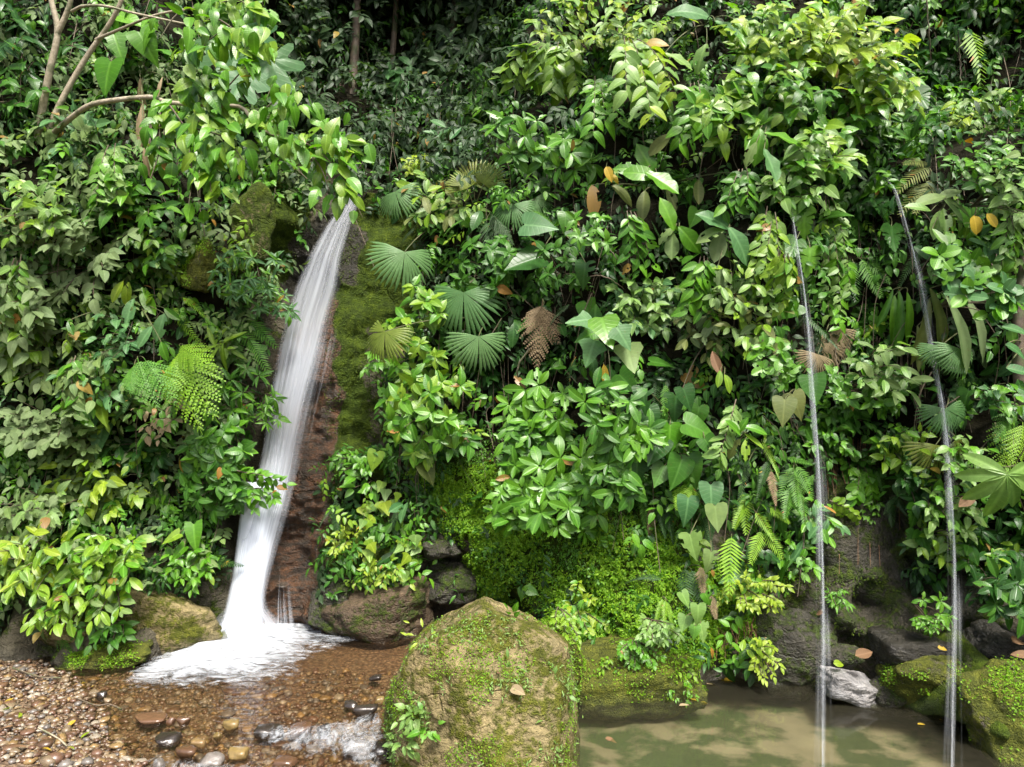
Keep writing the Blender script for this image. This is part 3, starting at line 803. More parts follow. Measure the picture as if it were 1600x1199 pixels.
for a in [
 ('long wet dark-red stone with foam at its end in the middle of the stream', 235,1116,66,16,'wetbrown',1,.1),
 ('shiny black round stone right of the small rapids', 508,1134,30,22,'dark',2),
 ('broad dark wet stone above the middle rapid', 424,1134,54,30,'dark',3),
 ('russet wet stone with water veils above the middle rapid', 466,1134,48,28,'wetbrown',4),
 ('large dark brown stone near the bottom left of the middle rapid', 292,1170,42,30,'wetbrown',5),
 ('dark stone with a pale grey tip at the bottom below the ochre stone', 331,1178,46,36,'grey',6),
 ('yellow-green angular stone at the left start of the middle rapid', 370,1174,38,26,'wetochre',7),
 ('bright ochre block between the dark stones', 311,1157,28,20,'ochre',8),
 ('dark hollow stone left of the yellow-brown pair', 262,1150,44,22,'dark',9),
 ('yellow-brown wet stone at the top of its stone cluster', 360,1128,34,26,'wetochre',10),
 ('round russet stone beside the long dark-red stone', 266,1122,18,18,'russet',11),
 ('square brown wet stone next to the round russet stone', 288,1122,26,18,'wetbrown',12),
 ('large yellow-tan cobble at the bottom of the gravel bank', 160,1186,34,24,'ochre',13),
 ('pinkish-white flat cobble on the gravel bank', 98,1158,28,16,'pale',14),
 ('pale oval cobble right of the pinkish flat cobble', 122,1164,20,16,'pale',15),
 ('tan angular cobble in the upper gravel bank', 77,1095,16,16,'ochre',16),
 ('grey round cobble near the left edge of the gravel bank', 7,1079,14,14,'grey',17),
 ('wide brown cobble in the middle of the gravel bank', 62,1114,30,20,'brown',18),
 ('yellow stone against the left foot of the huge boulder', 592,1090,20,18,'wetochre',19),
 ('dark stone beside the yellow stone at the boulder foot', 572,1104,44,26,'dark',20),
 ('small black stone in mid stream left of the boulder', 586,1056,24,14,'dark',21),
 ('pair-like dark wet stone halfway between rapid and boulder', 548,1098,26,16,'dark',22),
 ('grey-brown stone under the lowest rapid', 560,1160,60,40,'grey',23),
 ('dark stone in the shade at the boulder foot by the rapid', 600,1160,50,40,'dark',24),
 ('dark brown stone at the tail of the rapid on the bottom edge', 450,1185,50,26,'wetbrown',25),
 ('grey stone standing in foam on the bottom edge', 250,1192,26,34,'grey',26),
 ('ochre stone in the stream above the long dark-red stone', 340,1146,22,18,'wetochre',27),
 ('dark wet lump at the far left stream edge', 158,1080,20,18,'dark',28),
 ('small tan stone below the dark wet lump', 168,1092,16,12,'tan',29)]:
    stone(*a)

# ---- gravel: the 260 largest as pebbles, the rest as one gravel spread
pm = {k: [stone_mesh(STONE[k], 100+i*7+j, 1) for j in range(3)] for i, k in enumerate(('tan','brown','russet','grey','ochre','pale'))}
keys = list(pm); wts = np.array([.26,.26,.16,.14,.10,.08])
CN = {'tan':'tan','brown':'brown','russet':'rusty red','grey':'grey','ochre':'yellow-ochre','pale':'whitish'}
rg = np.random.default_rng(11); cand = []; gv = {}
N = 7500
ppx = rg.uniform(-90, 640, N); ppy = 1036+175*rg.beta(1.1, 1.0, N)
for i in range(N):
    px, py = ppx[i], ppy[i]
    X, Y = gp(px, py)
    bankd = (-5.15+(9.05-Y)*.86)-X
    if Y > cliffY(X, .05)-.05 or (px > 590 and py > 1080): continue
    wetz = bankd < -.1
    sz = (.012 if wetz else .013)+.17*rg.beta(.75, 10.)
    cand.append((sz*(F/Y), sz, px, py, X, Y, bankd))
cand.sort(reverse=True); cnt = 0
for pz, sz, px, py, X, Y, bankd in cand:
    z = float(bedZ(X, Y)); k = keys[rg.choice(6, p=wts)]; a = rg.uniform(0, 6.28)
    sc = np.array([sz*rg.uniform(.8, 1.3), sz*rg.uniform(.7, 1.1), sz*rg.uniform(.45, .75)])
    if cnt < 285 and 0 <= px < 600 and py < 1197:
        o = link('pebble', pm[k][rg.integers(3)], M=Matrix.LocRotScale(Vector((X, Y, z+sc[2]*.35)), Matrix.Rotation(a, 3, 'Z'), Vector(sc)))
        size = 'large' if pz > 10.5 else 'small'
        where = 'on the dry gravel bank' if bankd > .25 else 'at the stream edge of the gravel bank' if bankd > -.35 else 'under the clear stream near the gravel bank' if px < 330 else 'under the clear stream towards the boulder'
        tag(o, f'{size} {CN[k]} pebble {where}', 'pebble', f'{size} {CN[k]} pebbles {where}'); cnt += 1
    else:
        V, T = ico(1)
        W = V*sc*(1+.15*rg.normal(size=(len(V), 1))); ca, sa = math.cos(a), math.sin(a)
        W = W@np.array([[ca, sa, 0], [-sa, ca, 0], [0, 0, 1]])+np.array([X, Y, z+sc[2]*.4])
        gv.setdefault(k, Join()).add(W, T)
for k, j in gv.items():
    kind(link('gravel', j.mesh('gravel', STONE[k])), 'stuff')
# ================================================================== LEAF SHAPES (unit length along +Y, face +Z)
def leaf_rows(rows, fold=.18, droop=.25, wave=.0, cols=5, twist=0.):
    """rows of (y at midrib, half width, y at the edge)"""
    V = []; U = []
    n = len(rows); xs = np.linspace(-1, 1, cols)
    for k, (ym, w, ye) in enumerate(rows):
        t = k/(n-1)
        for x in xs:
            y = ym+(ye-ym)*abs(x)**1.3
            X = x*w
            z = fold*abs(X)-droop*max(y, 0)**2+wave*math.sin(k*2.1+(x > 0)*1.3)*abs(x)**2*w
            V.append((X+twist*y*y*.3, y, z)); U.append((.5+x*w*1.0, t))
    i = np.arange(n-1)[:, None]*cols; j = np.arange(cols-1)[None, :]
    Q = np.stack([i+j, i+j+1, i+cols+j+1, i+cols+j], -1).reshape(-1, 4)
    return np.array(V), [Q], np.array(U)
def prof(W, p, q, n, tip=.0):
    ts = np.linspace(0, 1, n); m = (p/(p+q))**p*(q/(p+q))**q
    return [(t, W*max(t**p*(1-t)**q/m, .006)*(1 if t < .86 else 1-.35*tip), t-.02) for t in ts]
def radial_leaf(out, y0=.25, cup=.12, droop=.2, rings=(.55, 1.)):
    out = np.array(out, float); c = np.array([0, y0]); k = len(out)
    V = [(0, y0, 0)]; U = [(.5, y0)]
    for r in rings:
        for p in out:
            q = c+(p-c)*r
            d = np.hypot(*(q-c))
            V.append((q[0], q[1], cup*d*d*2-droop*max(q[1], 0)**2-.04*abs(q[0]))); U.append((.5+q[0]*.8, q[1]))
    F3 = np.array([(0, 1+i, 1+(i+1) % k) for i in range(k)]); F4 = np.array([(1+i, 1+k+i, 1+k+(i+1) % k, 1+(i+1) % k) for i in range(k)])
    return np.array(V), [F3[:, [0, 2, 1]] if False else F3, F4], np.array(U)
def mirror(half):
    return half+[(-x, y) for x, y in half[::-1] if x > 1e-6]
def lobes(n, span, deep, wid):
    """palmate outline: n lobes over a span of degrees, centred on +Y"""
    pts = []
    for i in range(n):
        a = R(-span/2+span*i/(n-1)); ln = .55+.2*math.cos(a*.7)
        for da, rr in ((-wid, .62), (-wid*.55, .9), (0, 1.0), (wid*.55, .9), (wid, .62)):
            pts.append((math.sin(a+R(da))*ln*rr, .4+math.cos(a+R(da))*ln*rr))
        if i < n-1:
            b = R(-span/2+span*(i+.5)/(n-1)); pts.append((math.sin(b)*deep, .4+math.cos(b)*deep))
    pts.append((0.03, .36))
    return pts
def fan_leaf(seg=26, span=235, fused=.5, splits=4, seed=0):
    """pleated fan of a palm: blades joined near the middle, free and narrow at the tips"""
    rg = np.random.default_rng(seed); V = [(0, 0, 0)]; U = [(.3, 0)]; F3 = []; F4 = []
    da = span/seg
    for i in range(seg):
        a0 = -span/2+i*da; lob = int(i/(seg/splits)); c0 = (lob+.5)*(seg/splits)*da-span/2
        sh = .93
        def ang(a): return R(c0+(a-c0)*sh)
        L = (.82+.2*math.cos(R(a0+da/2)*.55))*rg.uniform(.93, 1.03)
        fz = fused*rg.uniform(.9, 1.1)
        n0 = len(V)
        for r, w in ((fz, 1.0), (L*.8, .72)):
            for s, zz in ((-.5, -.012), (0, .02), (.5, -.012)):
                a = ang(a0+da*(.5+s*w)); dr = .34*r*r*(1+.4*(lob % 2))
                V.append((math.sin(a)*r, math.cos(a)*r, zz*r-dr)); U.append((.3, r))
        a = ang(a0+da/2); V.append((math.sin(a)*L, math.cos(a)*L, -.34*L*L*1.25-.03)); U.append((.3, 1))
        F3 += [(0, n0, n0+1), (0, n0+1, n0+2), (n0+3, n0+6, n0+4), (n0+4, n0+6, n0+5)]
        F4 += [(n0, n0+3, n0+4, n0+1), (n0+1, n0+4, n0+5, n0+2)]
    return np.array(V), [np.array(F3), np.array(F4)], np.array(U)
def frond(pairs=20, wid=.2, droop=.45, ang=62, taper=1., seed=0, lf=1.0):
    """simple fern frond: rachis and two rows of folded pinnae"""
    rg = np.random.default_rng(seed); J = Join()
    def sp(t): return np.array([.03*math.sin(3*t), t, -droop*t*t+.12*t])
    V, Q, _ = tube([sp(t) for t in np.linspace(0, 1, 7)], np.linspace(.009, .003, 7), 3); J.add(V, Q)
    for i in range(pairs):
        t = .06+.93*i/pairs
        ln = wid*min(1, (t/.22+.25))*max(.08, (1-t)**(.55*taper)+.02)*rg.uniform(.9, 1.08)
        if t < .2: ln *= .65+1.75*t
        for s in (-1, 1):
            a = R(ang*(1-.35*t)+rg.uniform(-4, 4)); b = sp(t); d = np.array([s*math.sin(a), math.cos(a), -.18-.3*rg.random()*.5])
            n = np.array([-d[1]*s, d[0]*s, 0]); n = np.array([0, 1., 0])*1.0; w = .47*lf/pairs
            V = [b-n*w*.55, b+n*w*.55, b+d*ln*.45-n*w*.95, b+d*ln*.45+n*w*.75, b+d*ln]
            J.add(np.array(V), np.array([[0, 2, 3, 1]])[:, ::s]); J.add(np.array(V), np.array([[2, 4, 3]])[:, ::s])
    return np.concatenate(J.V), [np.concatenate(f) for f in J.F.values()], np.concatenate(J.U)
def bifrond(pairs=14, wid=.34, droop=.45, seed=0, ang=58):
    """twice divided fern frond: separate tapering pinnae, each with two rows of small lobes"""
    rg = np.random.default_rng(seed); J = Join()
    def sp(t): return np.array([.03*math.sin(3*t), t, -droop*t*t+.15*t])
    V, Q, _ = tube([sp(t) for t in np.linspace(0, 1, 7)], np.linspace(.010, .003, 7), 3); J.add(V, Q)
    for i in range(pairs):
        t = .12+.86*i/pairs; ln = wid*min(1, .55+t*2)*max(.06, 1-t)**.8*1.25*rg.uniform(.9, 1.08)
        for s in (-1, 1):
            a = R(ang*(1-.35*t)+rg.uniform(-5, 5)); b = sp(t); d = np.array([s*math.sin(a), math.cos(a), -.2-.25*rg.random()]); e = unit(np.array([-d[1], d[0], 0.]))
            m = max(4, int(12*ln/wid)); du = unit(d)
            for k in range(m):
                u = (k+.5)/m; c = b+d*ln*u+np.array([0, 0, -.25*ln*u*u]); pl = (.036*(1-u)**.6+.008)*min(1, ln/wid+.35); w = ln/m*.50
                for q in (-1, 1):
                    J.add(np.array([c-du*w, c+du*w, c+e*q*pl+du*pl*.5+np.array([0, 0, -.2*pl])]), np.array([[0, 1, 2]])[:, ::q])
    return np.concatenate(J.V), [np.concatenate(f) for f in J.F.values()], np.concatenate(J.U)
def merge(parts):
    J = Join()
    for (V, Fs, U), Mx in parts:
        V = V@Mx[:3, :3].T+Mx[:3, 3]; n0 = J.n
        J.V.append(V); J.U.append(U)
        for f in Fs: J.F.setdefault(f.shape[1], []).append(f+n0)
        J.n += len(V)
    return np.concatenate(J.V), [np.concatenate(f) for f in J.F.values()], np.concatenate(J.U)
def rotz(a, s=1., t=(0, 0, 0), tiltx=0.):
    m = np.eye(4); c, q = math.cos(a), math.sin(a)
    rz = np.array([[c, -q, 0], [q, c, 0], [0, 0, 1]]); cx, sx = math.cos(tiltx), math.sin(tiltx)
    rx = np.array([[1, 0, 0], [0, cx, -sx], [0, sx, cx]])
    m[:3, :3] = rz@rx*s; m[:3, 3] = t
    return m

SH = {}
def ovate(W=.27, d=.25, f=.2, wv=0., tw=0., n=8): return leaf_rows(prof(W, .62, .95, n, 1), f, d, wv, 5, tw)
def ellip(W=.21, d=.2, f=.25, wv=0., tw=0., n=8): return leaf_rows(prof(W, .85, .72, n), f, d, wv, 5, tw)
def lance(W=.13, d=.35, f=.3, tw=0., n=7): return leaf_rows(prof(W, .7, .95, n, 1), f, d, .0, 3, tw)
SH['ovate'] = [ovate(), ovate(.29, .45, .12, .06, .3), ovate(.25, .1, .3, 0, -.3), ovate(.30, .6, .15, .05)]
SH['ellip'] = [ellip(), ellip(.24, .4, .15, .04, .3), ellip(.19, .05, .35, 0, -.3)]
SH['lance'] = [lance(), lance(.15, .6, .2, .4), lance(.12, .15, .35, -.4)]
SH['round'] = [leaf_rows(prof(.36, .55, .6, 8), .15, .25, .03), leaf_rows(prof(.33, .6, .62, 8), .25, .05, .0)]
def heart(W=.42, d=.2, f=.12, wv=.03):
    return leaf_rows([(0, .10, -.10), (.03, .30, -.13), (.10, .42*W/.42, -.07), (.22, W*1.04, .07), (.38, W*.98, .26), (.55, W*.80, .46), (.72, W*.52, .66), (.88, W*.20, .86), (1, .008, 1)], f, d, wv, 7)
SH['heart'] = [heart(), heart(.40, .45, .05, .06), heart(.44, .05, .2)]
SH['arrow'] = [heart(.30, .3, .2), heart(.28, .1, .25)]
def oblong(W=.24, d=.3, f=.15, wv=.16): return leaf_rows([(t, w, t-.03) for t, w in ((0, .015), (.08, .08), (.2, W*.55), (.35, W*.85), (.5, W*1.0), (.65, W), (.78, W*.86), (.9, W*.5), (1, .01))], f, d, wv, 7)
SH['big'] = [oblong(), oblong(.28, .5, .1, .10), oblong(.26, .1, .25, .2)]
SH['strap'] = [leaf_rows([(t, w, t) for t, w in ((0, .012), (.1, .035), (.25, .06), (.45, .085), (.65, .09), (.82, .07), (.93, .035), (1, .004))], .3, .35, .12, 5, .3),
               leaf_rows([(t, w, t) for t, w in ((0, .012), (.1, .04), (.25, .07), (.45, .095), (.65, .095), (.82, .075), (.93, .04), (1, .004))], .2, .6, .18, 5, -.3)]
SH['tri'] = [radial_leaf(mirror([(0.0, .02), (.16, -.02), (.36, .06), (.52, .22), (.36, .36), (.26, .48), (.2, .68), (.1, .85), (0., 1.0)]), .25, .1, .3),
             radial_leaf(mirror([(0.0, .02), (.18, -.03), (.40, .02), (.46, .2), (.34, .36), (.24, .55), (.14, .78), (0., 1.0)]), .25, .2, .1)]
SH['lobed'] = [radial_leaf(lobes(7, 260, .36, 15), .4, .08, .15), radial_leaf(lobes(6, 250, .33, 17), .4, .15, .25)]
def monst():
    h = [(0., .0), (.16, -.14), (.32, -.1), (.43, .06)]
    for k in range(5):
        y = .14+k*.15; w = .46-.07*k
        h += [(w, y), (w*.96, y+.075), (w*.62, y+.085)]
    return mirror(h+[(.08, .92), (0., 1.0)])
SH['monst'] = [radial_leaf(monst(), .3, .06, .3, (.6, 1.)), radial_leaf(monst(), .3, .15, .1, (.6, 1.))]
def palmate(n=7, sd=0):
    rg = np.random.default_rng(sd); ps = []
    for i in range(n):
        a = R(-118+236*i/(n-1)); l = .62+.25*math.cos(a*.6)
        ps.append((ellip(.15, .45, .25), rotz(-a, l*rg.uniform(.9, 1.05), (0, .12, 0), R(-18))))
    return merge(ps)
SH['palmate'] = [palmate(7, 1), palmate(8, 2), palmate(6, 3)]
SH['fan'] = [fan_leaf(26, 235, .48, 4, 1), fan_leaf(24, 215, .42, 4, 2), fan_leaf(28, 250, .5, 5, 3)]
SH['fanthin'] = [fan_leaf(20, 190, .25, 6, 5), fan_leaf(18, 170, .22, 5, 6)]
SH['frond'] = [frond(20, .19, .45, seed=1), frond(22, .17, .7, seed=2), frond(18, .2, .2, seed=3)]
SH['frondwide'] = [frond(15, .32, .5, 66, .9, 4, 1.0), frond(16, .30, .25, 62, .9, 5, 1.0)]
SH['bifrond'] = [bifrond(14, .36, .45, 1), bifrond(15, .30, .25, 2), bifrond(13, .40, .6, 3)]
SH['small'] = [leaf_rows(prof(.3, .7, .8, 4), .25, .3, 0, 3), leaf_rows(prof(.26, .7, .8, 4), .2, .6, 0, 3)]
SH['smalllance'] = [leaf_rows(prof(.16, .7, .9, 4), .25, .4, 0, 3), leaf_rows(prof(.18, .7, .9, 4), .2, .7, 0, 3)]
SH['drop'] = [leaf_rows(prof(.27, .62, .95, 5, 1), .2, .4, 0, 3), leaf_rows(prof(.24, .62, .95, 5, 1), .3, .15, 0, 3)]

def bitten(sh, seed):
    """a torn variant: a few bites taken out of the blade"""
    rg = np.random.default_rng(seed); V, Fs, U = sh; f = Fs[0]; edge = (np.abs(U[f][:, :, 0]-.5).max(1) > .55*np.abs(U[:, 0]-.5).max()) & (U[f][:, :, 1].max(1) < .95)
    keep = ~(edge & (rg.random(len(f)) < .22)) & ~(rg.random(len(f)) < .03)
    return V, [f[keep]], U
for k_ in ('ovate', 'ellip', 'round', 'heart', 'big'):
    SH[k_] = SH[k_]+[bitten(SH[k_][i], 7+i) for i in range(2)]
_mc = {}
def shape_mesh(sh, v, mat):
    k = (sh, v, mat)
    if k not in _mc:
        V, Fs, U = SH[sh][v]
        _mc[k] = mesh_np('leaf_'+sh, V, Fs, M[mat], U)
    return _mc[k]

UP = np.array([0, 0, 1.]); OUT = np.array([0, -1., 0])
def basis(p, d, n, s, sx=1.):
    y = unit(d); x = unit(np.cross(y, n)); z = np.cross(x, y)
    return Matrix(((x[0]*s*sx, y[0]*s, z[0]*s, p[0]), (x[1]*s*sx, y[1]*s, z[1]*s, p[1]), (x[2]*s*sx, y[2]*s, z[2]*s, p[2]), (0, 0, 0, 1)))
def put(parent, nm, sh, mat, p, d, n, s, rg, sx=1., v=None):
    v = rg.integers(len(SH[sh])) if v is None else v % len(SH[sh])
    return link(nm, shape_mesh(sh, int(v), mat), parent, M=basis(np.asarray(p)-np.array(parent.location), d, n, s, sx))

_seed = [100]
def nextrg():
    _seed[0] += 1
    return np.random.default_rng(_seed[0])

def stems_part(root, tubes, mat):
    if not tubes: return
    J = Join(); l = np.array(root.location)
    for pts, r in tubes:
        V, Q, U = tube(np.asarray(pts)-l, r, 5); J.add(V, Q, U)
    kind(link('stem', J.mesh('stem', M[mat]), root), 'stuff')

def shrub(label, cx, cy, rx, ry, sh, mat, lpx, n, off=.35, nst=8, mode='alt', name='shrub', cat='shrub', group=None, up=.25, stem='twig', hang=.45, mats=None, depth=.75, Y=None):
    """leafy branches that arch out of the cliff and fill an ellipse of the photo"""
    rg = nextrg(); n = min(295, int(n*1.6)); lpx = lpx*.83; nst = int(nst*1.3)+1; off = off+.1
    rx, ry = rx*1.1+2, ry*1.1+2
    Yc = (hitY(cx, cy)[0]-off) if Y is None else Y
    s = Yc/F; C = P(cx, cy, Yc); RX, RZ = rx*s, ry*s; RY = depth*min(RX, RZ); L = lpx*s
    root0 = C+np.array([0, off*.8+RY*.6, -.15*RZ])
    t = thing(name, label, cat, root0, group)
    tubes = []; cnt = 0; per = max(2, n//nst)
    for k in range(nst):
        th = 2*math.pi*(k+rg.random()*.8)/nst; r = math.sqrt(rg.uniform(.15, 1.)) if k else .1
        T = C+np.array([RX*r*math.cos(th)*.92, -RY*math.sqrt(max(0, 1-r*r))*rg.uniform(.7, 1.1), RZ*r*math.sin(th)*.92])
        Mi = (root0*.45+T*.55)+UP*up*min(RX, RZ)*rg.uniform(.6, 1.4)+OUT*.15*RY
        c = bez(root0, Mi, T, 14)
        tg = unit(np.gradient(c, axis=0))
        tubes.append((c[::2], np.linspace(.010, .004, 7)))
        q = per if k < nst-1 else n-per*(nst-1)
        if mode == 'whorl':
            tips = max(4, min(7, q)); lo = q-tips
        else: tips = 1; lo = q-1
        for j in range(lo):
            u = .30+.66*(j+.5)/max(lo, 1) if mode == 'alt' else .45+.5*(j+.5)/max(lo, 1)
            f = u*13; i = min(int(f), 12); p = c[i]+(c[i+1]-c[i])*(f-i); d0 = tg[i]
            side = unit(np.cross(d0, UP*.5+OUT)); sg = 1 if j % 2 else -1
            d = d0*.45+side*sg*rg.uniform(.6, 1.0)-UP*hang*rg.uniform(.5, 1.5)+OUT*.25+rg.normal(size=3)*.18
            nn = UP*.6+OUT*.75+rg.normal(size=3)*.28
            p = p+unit(d)*L*.12
            put(t, 'leaf', sh, mats[rg.integers(len(mats))] if mats else mat, p, d, nn, L*rg.uniform(.62, 1.12), rg, rg.uniform(.9, 1.1)); cnt += 1
        ph = rg.random()*6.28; d0 = unit(tg[-1]+UP*.35+OUT*.3)
        a = unit(np.cross(d0, UP+.01)); b = np.cross(d0, a)
        for j in range(tips):
            al = ph+2*math.pi*j/tips
            al += rg.normal()*.3
            d = (d0*rg.uniform(.0, .75)+(a*math.cos(al)+b*math.sin(al))-UP*hang*rg.uniform(.2, 1.1)) if tips > 1 else tg[-1]-UP*hang*.6
            nn = d0*.8+UP*.35+OUT*.35+rg.normal(size=3)*.3
            put(t, 'leaf', sh, mats[rg.integers(len(mats))] if mats else mat, c[-1]+unit(d)*L*.06, d, nn, L*rg.uniform(.5, 1.12), rg); cnt += 1
    stems_part(t, tubes, stem)
    return t

def hanger(label, x0, y0, x1, y1, sh, mat, lpx, n, off=.5, nst=3, spread=20, name='hanging_vine', cat='vine', group=None, stem='twig', bow=0., pinn=True, Y=None, mats=None, loose=.25):
    """hanging stems with leaves in two rows from a top point down to a lower point"""
    rg = nextrg(); Ya = hitY(x0, y0)[0] if Y is None else Y+off; Yb = (hitY(x1, y1)[0] if Y is None else Y+off)-off*.8
    A = P(x0, y0, Ya-off); t = thing(name, label, cat, A, group); tubes = []
    n = int(n*1.3); lpx *= .88
    L = lpx*Ya/F; per = max(3, n//nst)
    for k in range(nst):
        e = (k-(nst-1)/2)*spread/max(1, nst-1)*2 if nst > 1 else 0
        B = P(x1+e+rg.normal()*spread*.15, y1+rg.uniform(-.25, .1)*abs(y1-y0)*(nst > 1), Yb-off*.2*rg.random())
        a0 = P(x0+e*.3, y0+rg.normal()*4, Ya-off)
        mid = (a0+B)/2+np.array([bow*Ya/F, -.12, .18*np.linalg.norm(B-a0)*(.6+.4*rg.random())])
        c = bez(a0, mid, B, 20); tg = unit(np.gradient(c, axis=0)); tubes.append((c[::2], np.linspace(.008, .003, 10)))
        for j in range(per):
            u = .08+.9*(j+.5)/per; f = u*19; i = min(int(f), 18); p = c[i]+(c[i+1]-c[i])*(f-i)
            side = unit(np.cross(tg[i], OUT)); sg = 1 if j % 2 else -1
            d = tg[i]*(.45 if pinn else .3)+side*sg*.85-UP*.3+rg.normal(size=3)*loose*.8
            nn = OUT*.8+UP*.55+rg.normal(size=3)*loose
            put(t, 'leaf', sh, mats[rg.integers(len(mats))] if mats else mat, p, d, nn, L*rg.uniform(.65, 1.1), rg)
    stems_part(t, tubes, stem)
    return t

def leaves(label, name, cat, items, sh, mat, off=.3, root=None, tilt=.45, group=None, stem='stem', lab=None, attach=0.0, petr=.008, rootoff=.35, part='leaf', mats=None):
    """single big leaves placed one by one: (photo x, photo y of the blade's middle, length in px, heading in degrees, 0 right, 90 down)"""
    rg = nextrg(); it = np.array([i[:4] for i in items], float); off = off+.12
    if sh in ('fan', 'fanthin'): items = [(q[0], q[1], q[2]*.66)+tuple(q[3:]) for q in items]
    if root is None: root = (it[:, 0].mean(), it[:, 1].mean()+it[:, 2].mean()*.3)
    Yr = hitY(*root)[0]
    Rt = P(root[0], root[1], Yr-.03); t = thing(name, label, cat, Rt, group); tubes = []
    for k, q in enumerate(items):
        px, py, l, ang = q[:4]
        Y = min(hitY(px, py)[0], Yr+.4)-off*(rg.uniform(.75, 1.25)); s = Y/F; L = l*s
        d = np.array([math.cos(R(ang)), -.28+.1*rg.normal(), -math.sin(R(ang))])
        c = P(px, py, Y); b = c-unit(d)*L*(.5-attach)
        nn = OUT*(1-tilt*.55)+UP*tilt*1.25+rg.normal(size=3)*.14
        o = put(t, part, sh, mats[k % len(mats)] if mats else (q[4] if len(q) > 4 else mat), b, d, nn, L, rg, v=k)
        if lab and k in lab: o['label'] = lab[k]
        tubes.append((bez(Rt, (Rt+b)/2+UP*.1*np.linalg.norm(Rt-b)+OUT*.12, b, 8), np.linspace(petr*1.3, petr*.7, 8)))
    stems_part(t, tubes, stem)
    return t

def fern(label, items, sh='frond', mat='fern', off=.3, name='fern', group=None, cat='fern', lab=None, lift=.2):
    """fronds from (x,y) to (x,y) of the photo"""
    rg = nextrg(); r0 = items[0]; Yr = hitY(r0[0], r0[1])[0]
    t = thing(name, label, cat, P(r0[0], r0[1], Yr), group); st = []
    for k, q in enumerate(items):
        a, b = q[:2], q[2:4]; Y = hitY(*a)[0]-off*.7; A = P(a[0], a[1], Y); Y2 = min(hitY(*b)[0], Y+.05)-off*.6
        B = P(b[0], b[1], Y2); d = B-A
        nn = OUT*.8+UP*.6+rg.normal(size=3)*.15
        o = put(t, 'frond', sh, q[4] if len(q) > 4 else mat, A, d, nn, np.linalg.norm(d), rg, v=k)
        if lab and k in lab: o['label'] = lab[k]
        rt = np.array(t.location)
        if np.linalg.norm(A-rt) > .08: st.append((bez(rt, (rt+A)/2+UP*.05, A, 6), .006))
    stems_part(t, st, 'stem')
    return t

# ---- loose many-leaf masses (one mesh)
def mass(name, mat, sh, p, d, n, s, parent=None, label=None, rg=rng, kd='stuff'):
    """p,d,n arrays of (N,3), s (N,)"""
    loc = np.array(parent.location) if parent is not None else 0
    nv = len(SH[sh]); pick = rg.integers(nv, size=len(p)); Vs = []; Fs = {}; Us = []; off = 0
    y = unit(d); x = unit(np.cross(y, n)); z = np.cross(x, y)
    for v in range(nv):
        V, Fc, U = SH[sh][v]; m = np.where(pick == v)[0]
        if not len(m): continue
        W = (V[None, :, 0, None]*x[m][:, None]+V[None, :, 1, None]*y[m][:, None]+V[None, :, 2, None]*z[m][:, None])*s[m][:, None, None]+p[m][:, None]-loc
        Vs.append(W.reshape(-1, 3)); Us.append(np.tile(U, (len(m), 1)))
        for f in Fc:
            Fs.setdefault(f.shape[1], []).append((f[None]+(np.arange(len(m))*len(V))[:, None, None]).reshape(-1, f.shape[1])+off)
        off += len(m)*len(V)
    me = mesh_np(name, np.concatenate(Vs), [np.concatenate(f) for f in Fs.values()], M[mat], np.concatenate(Us))
    o = link(name, me, parent)
    if kd: kind(o, kd)
    return o
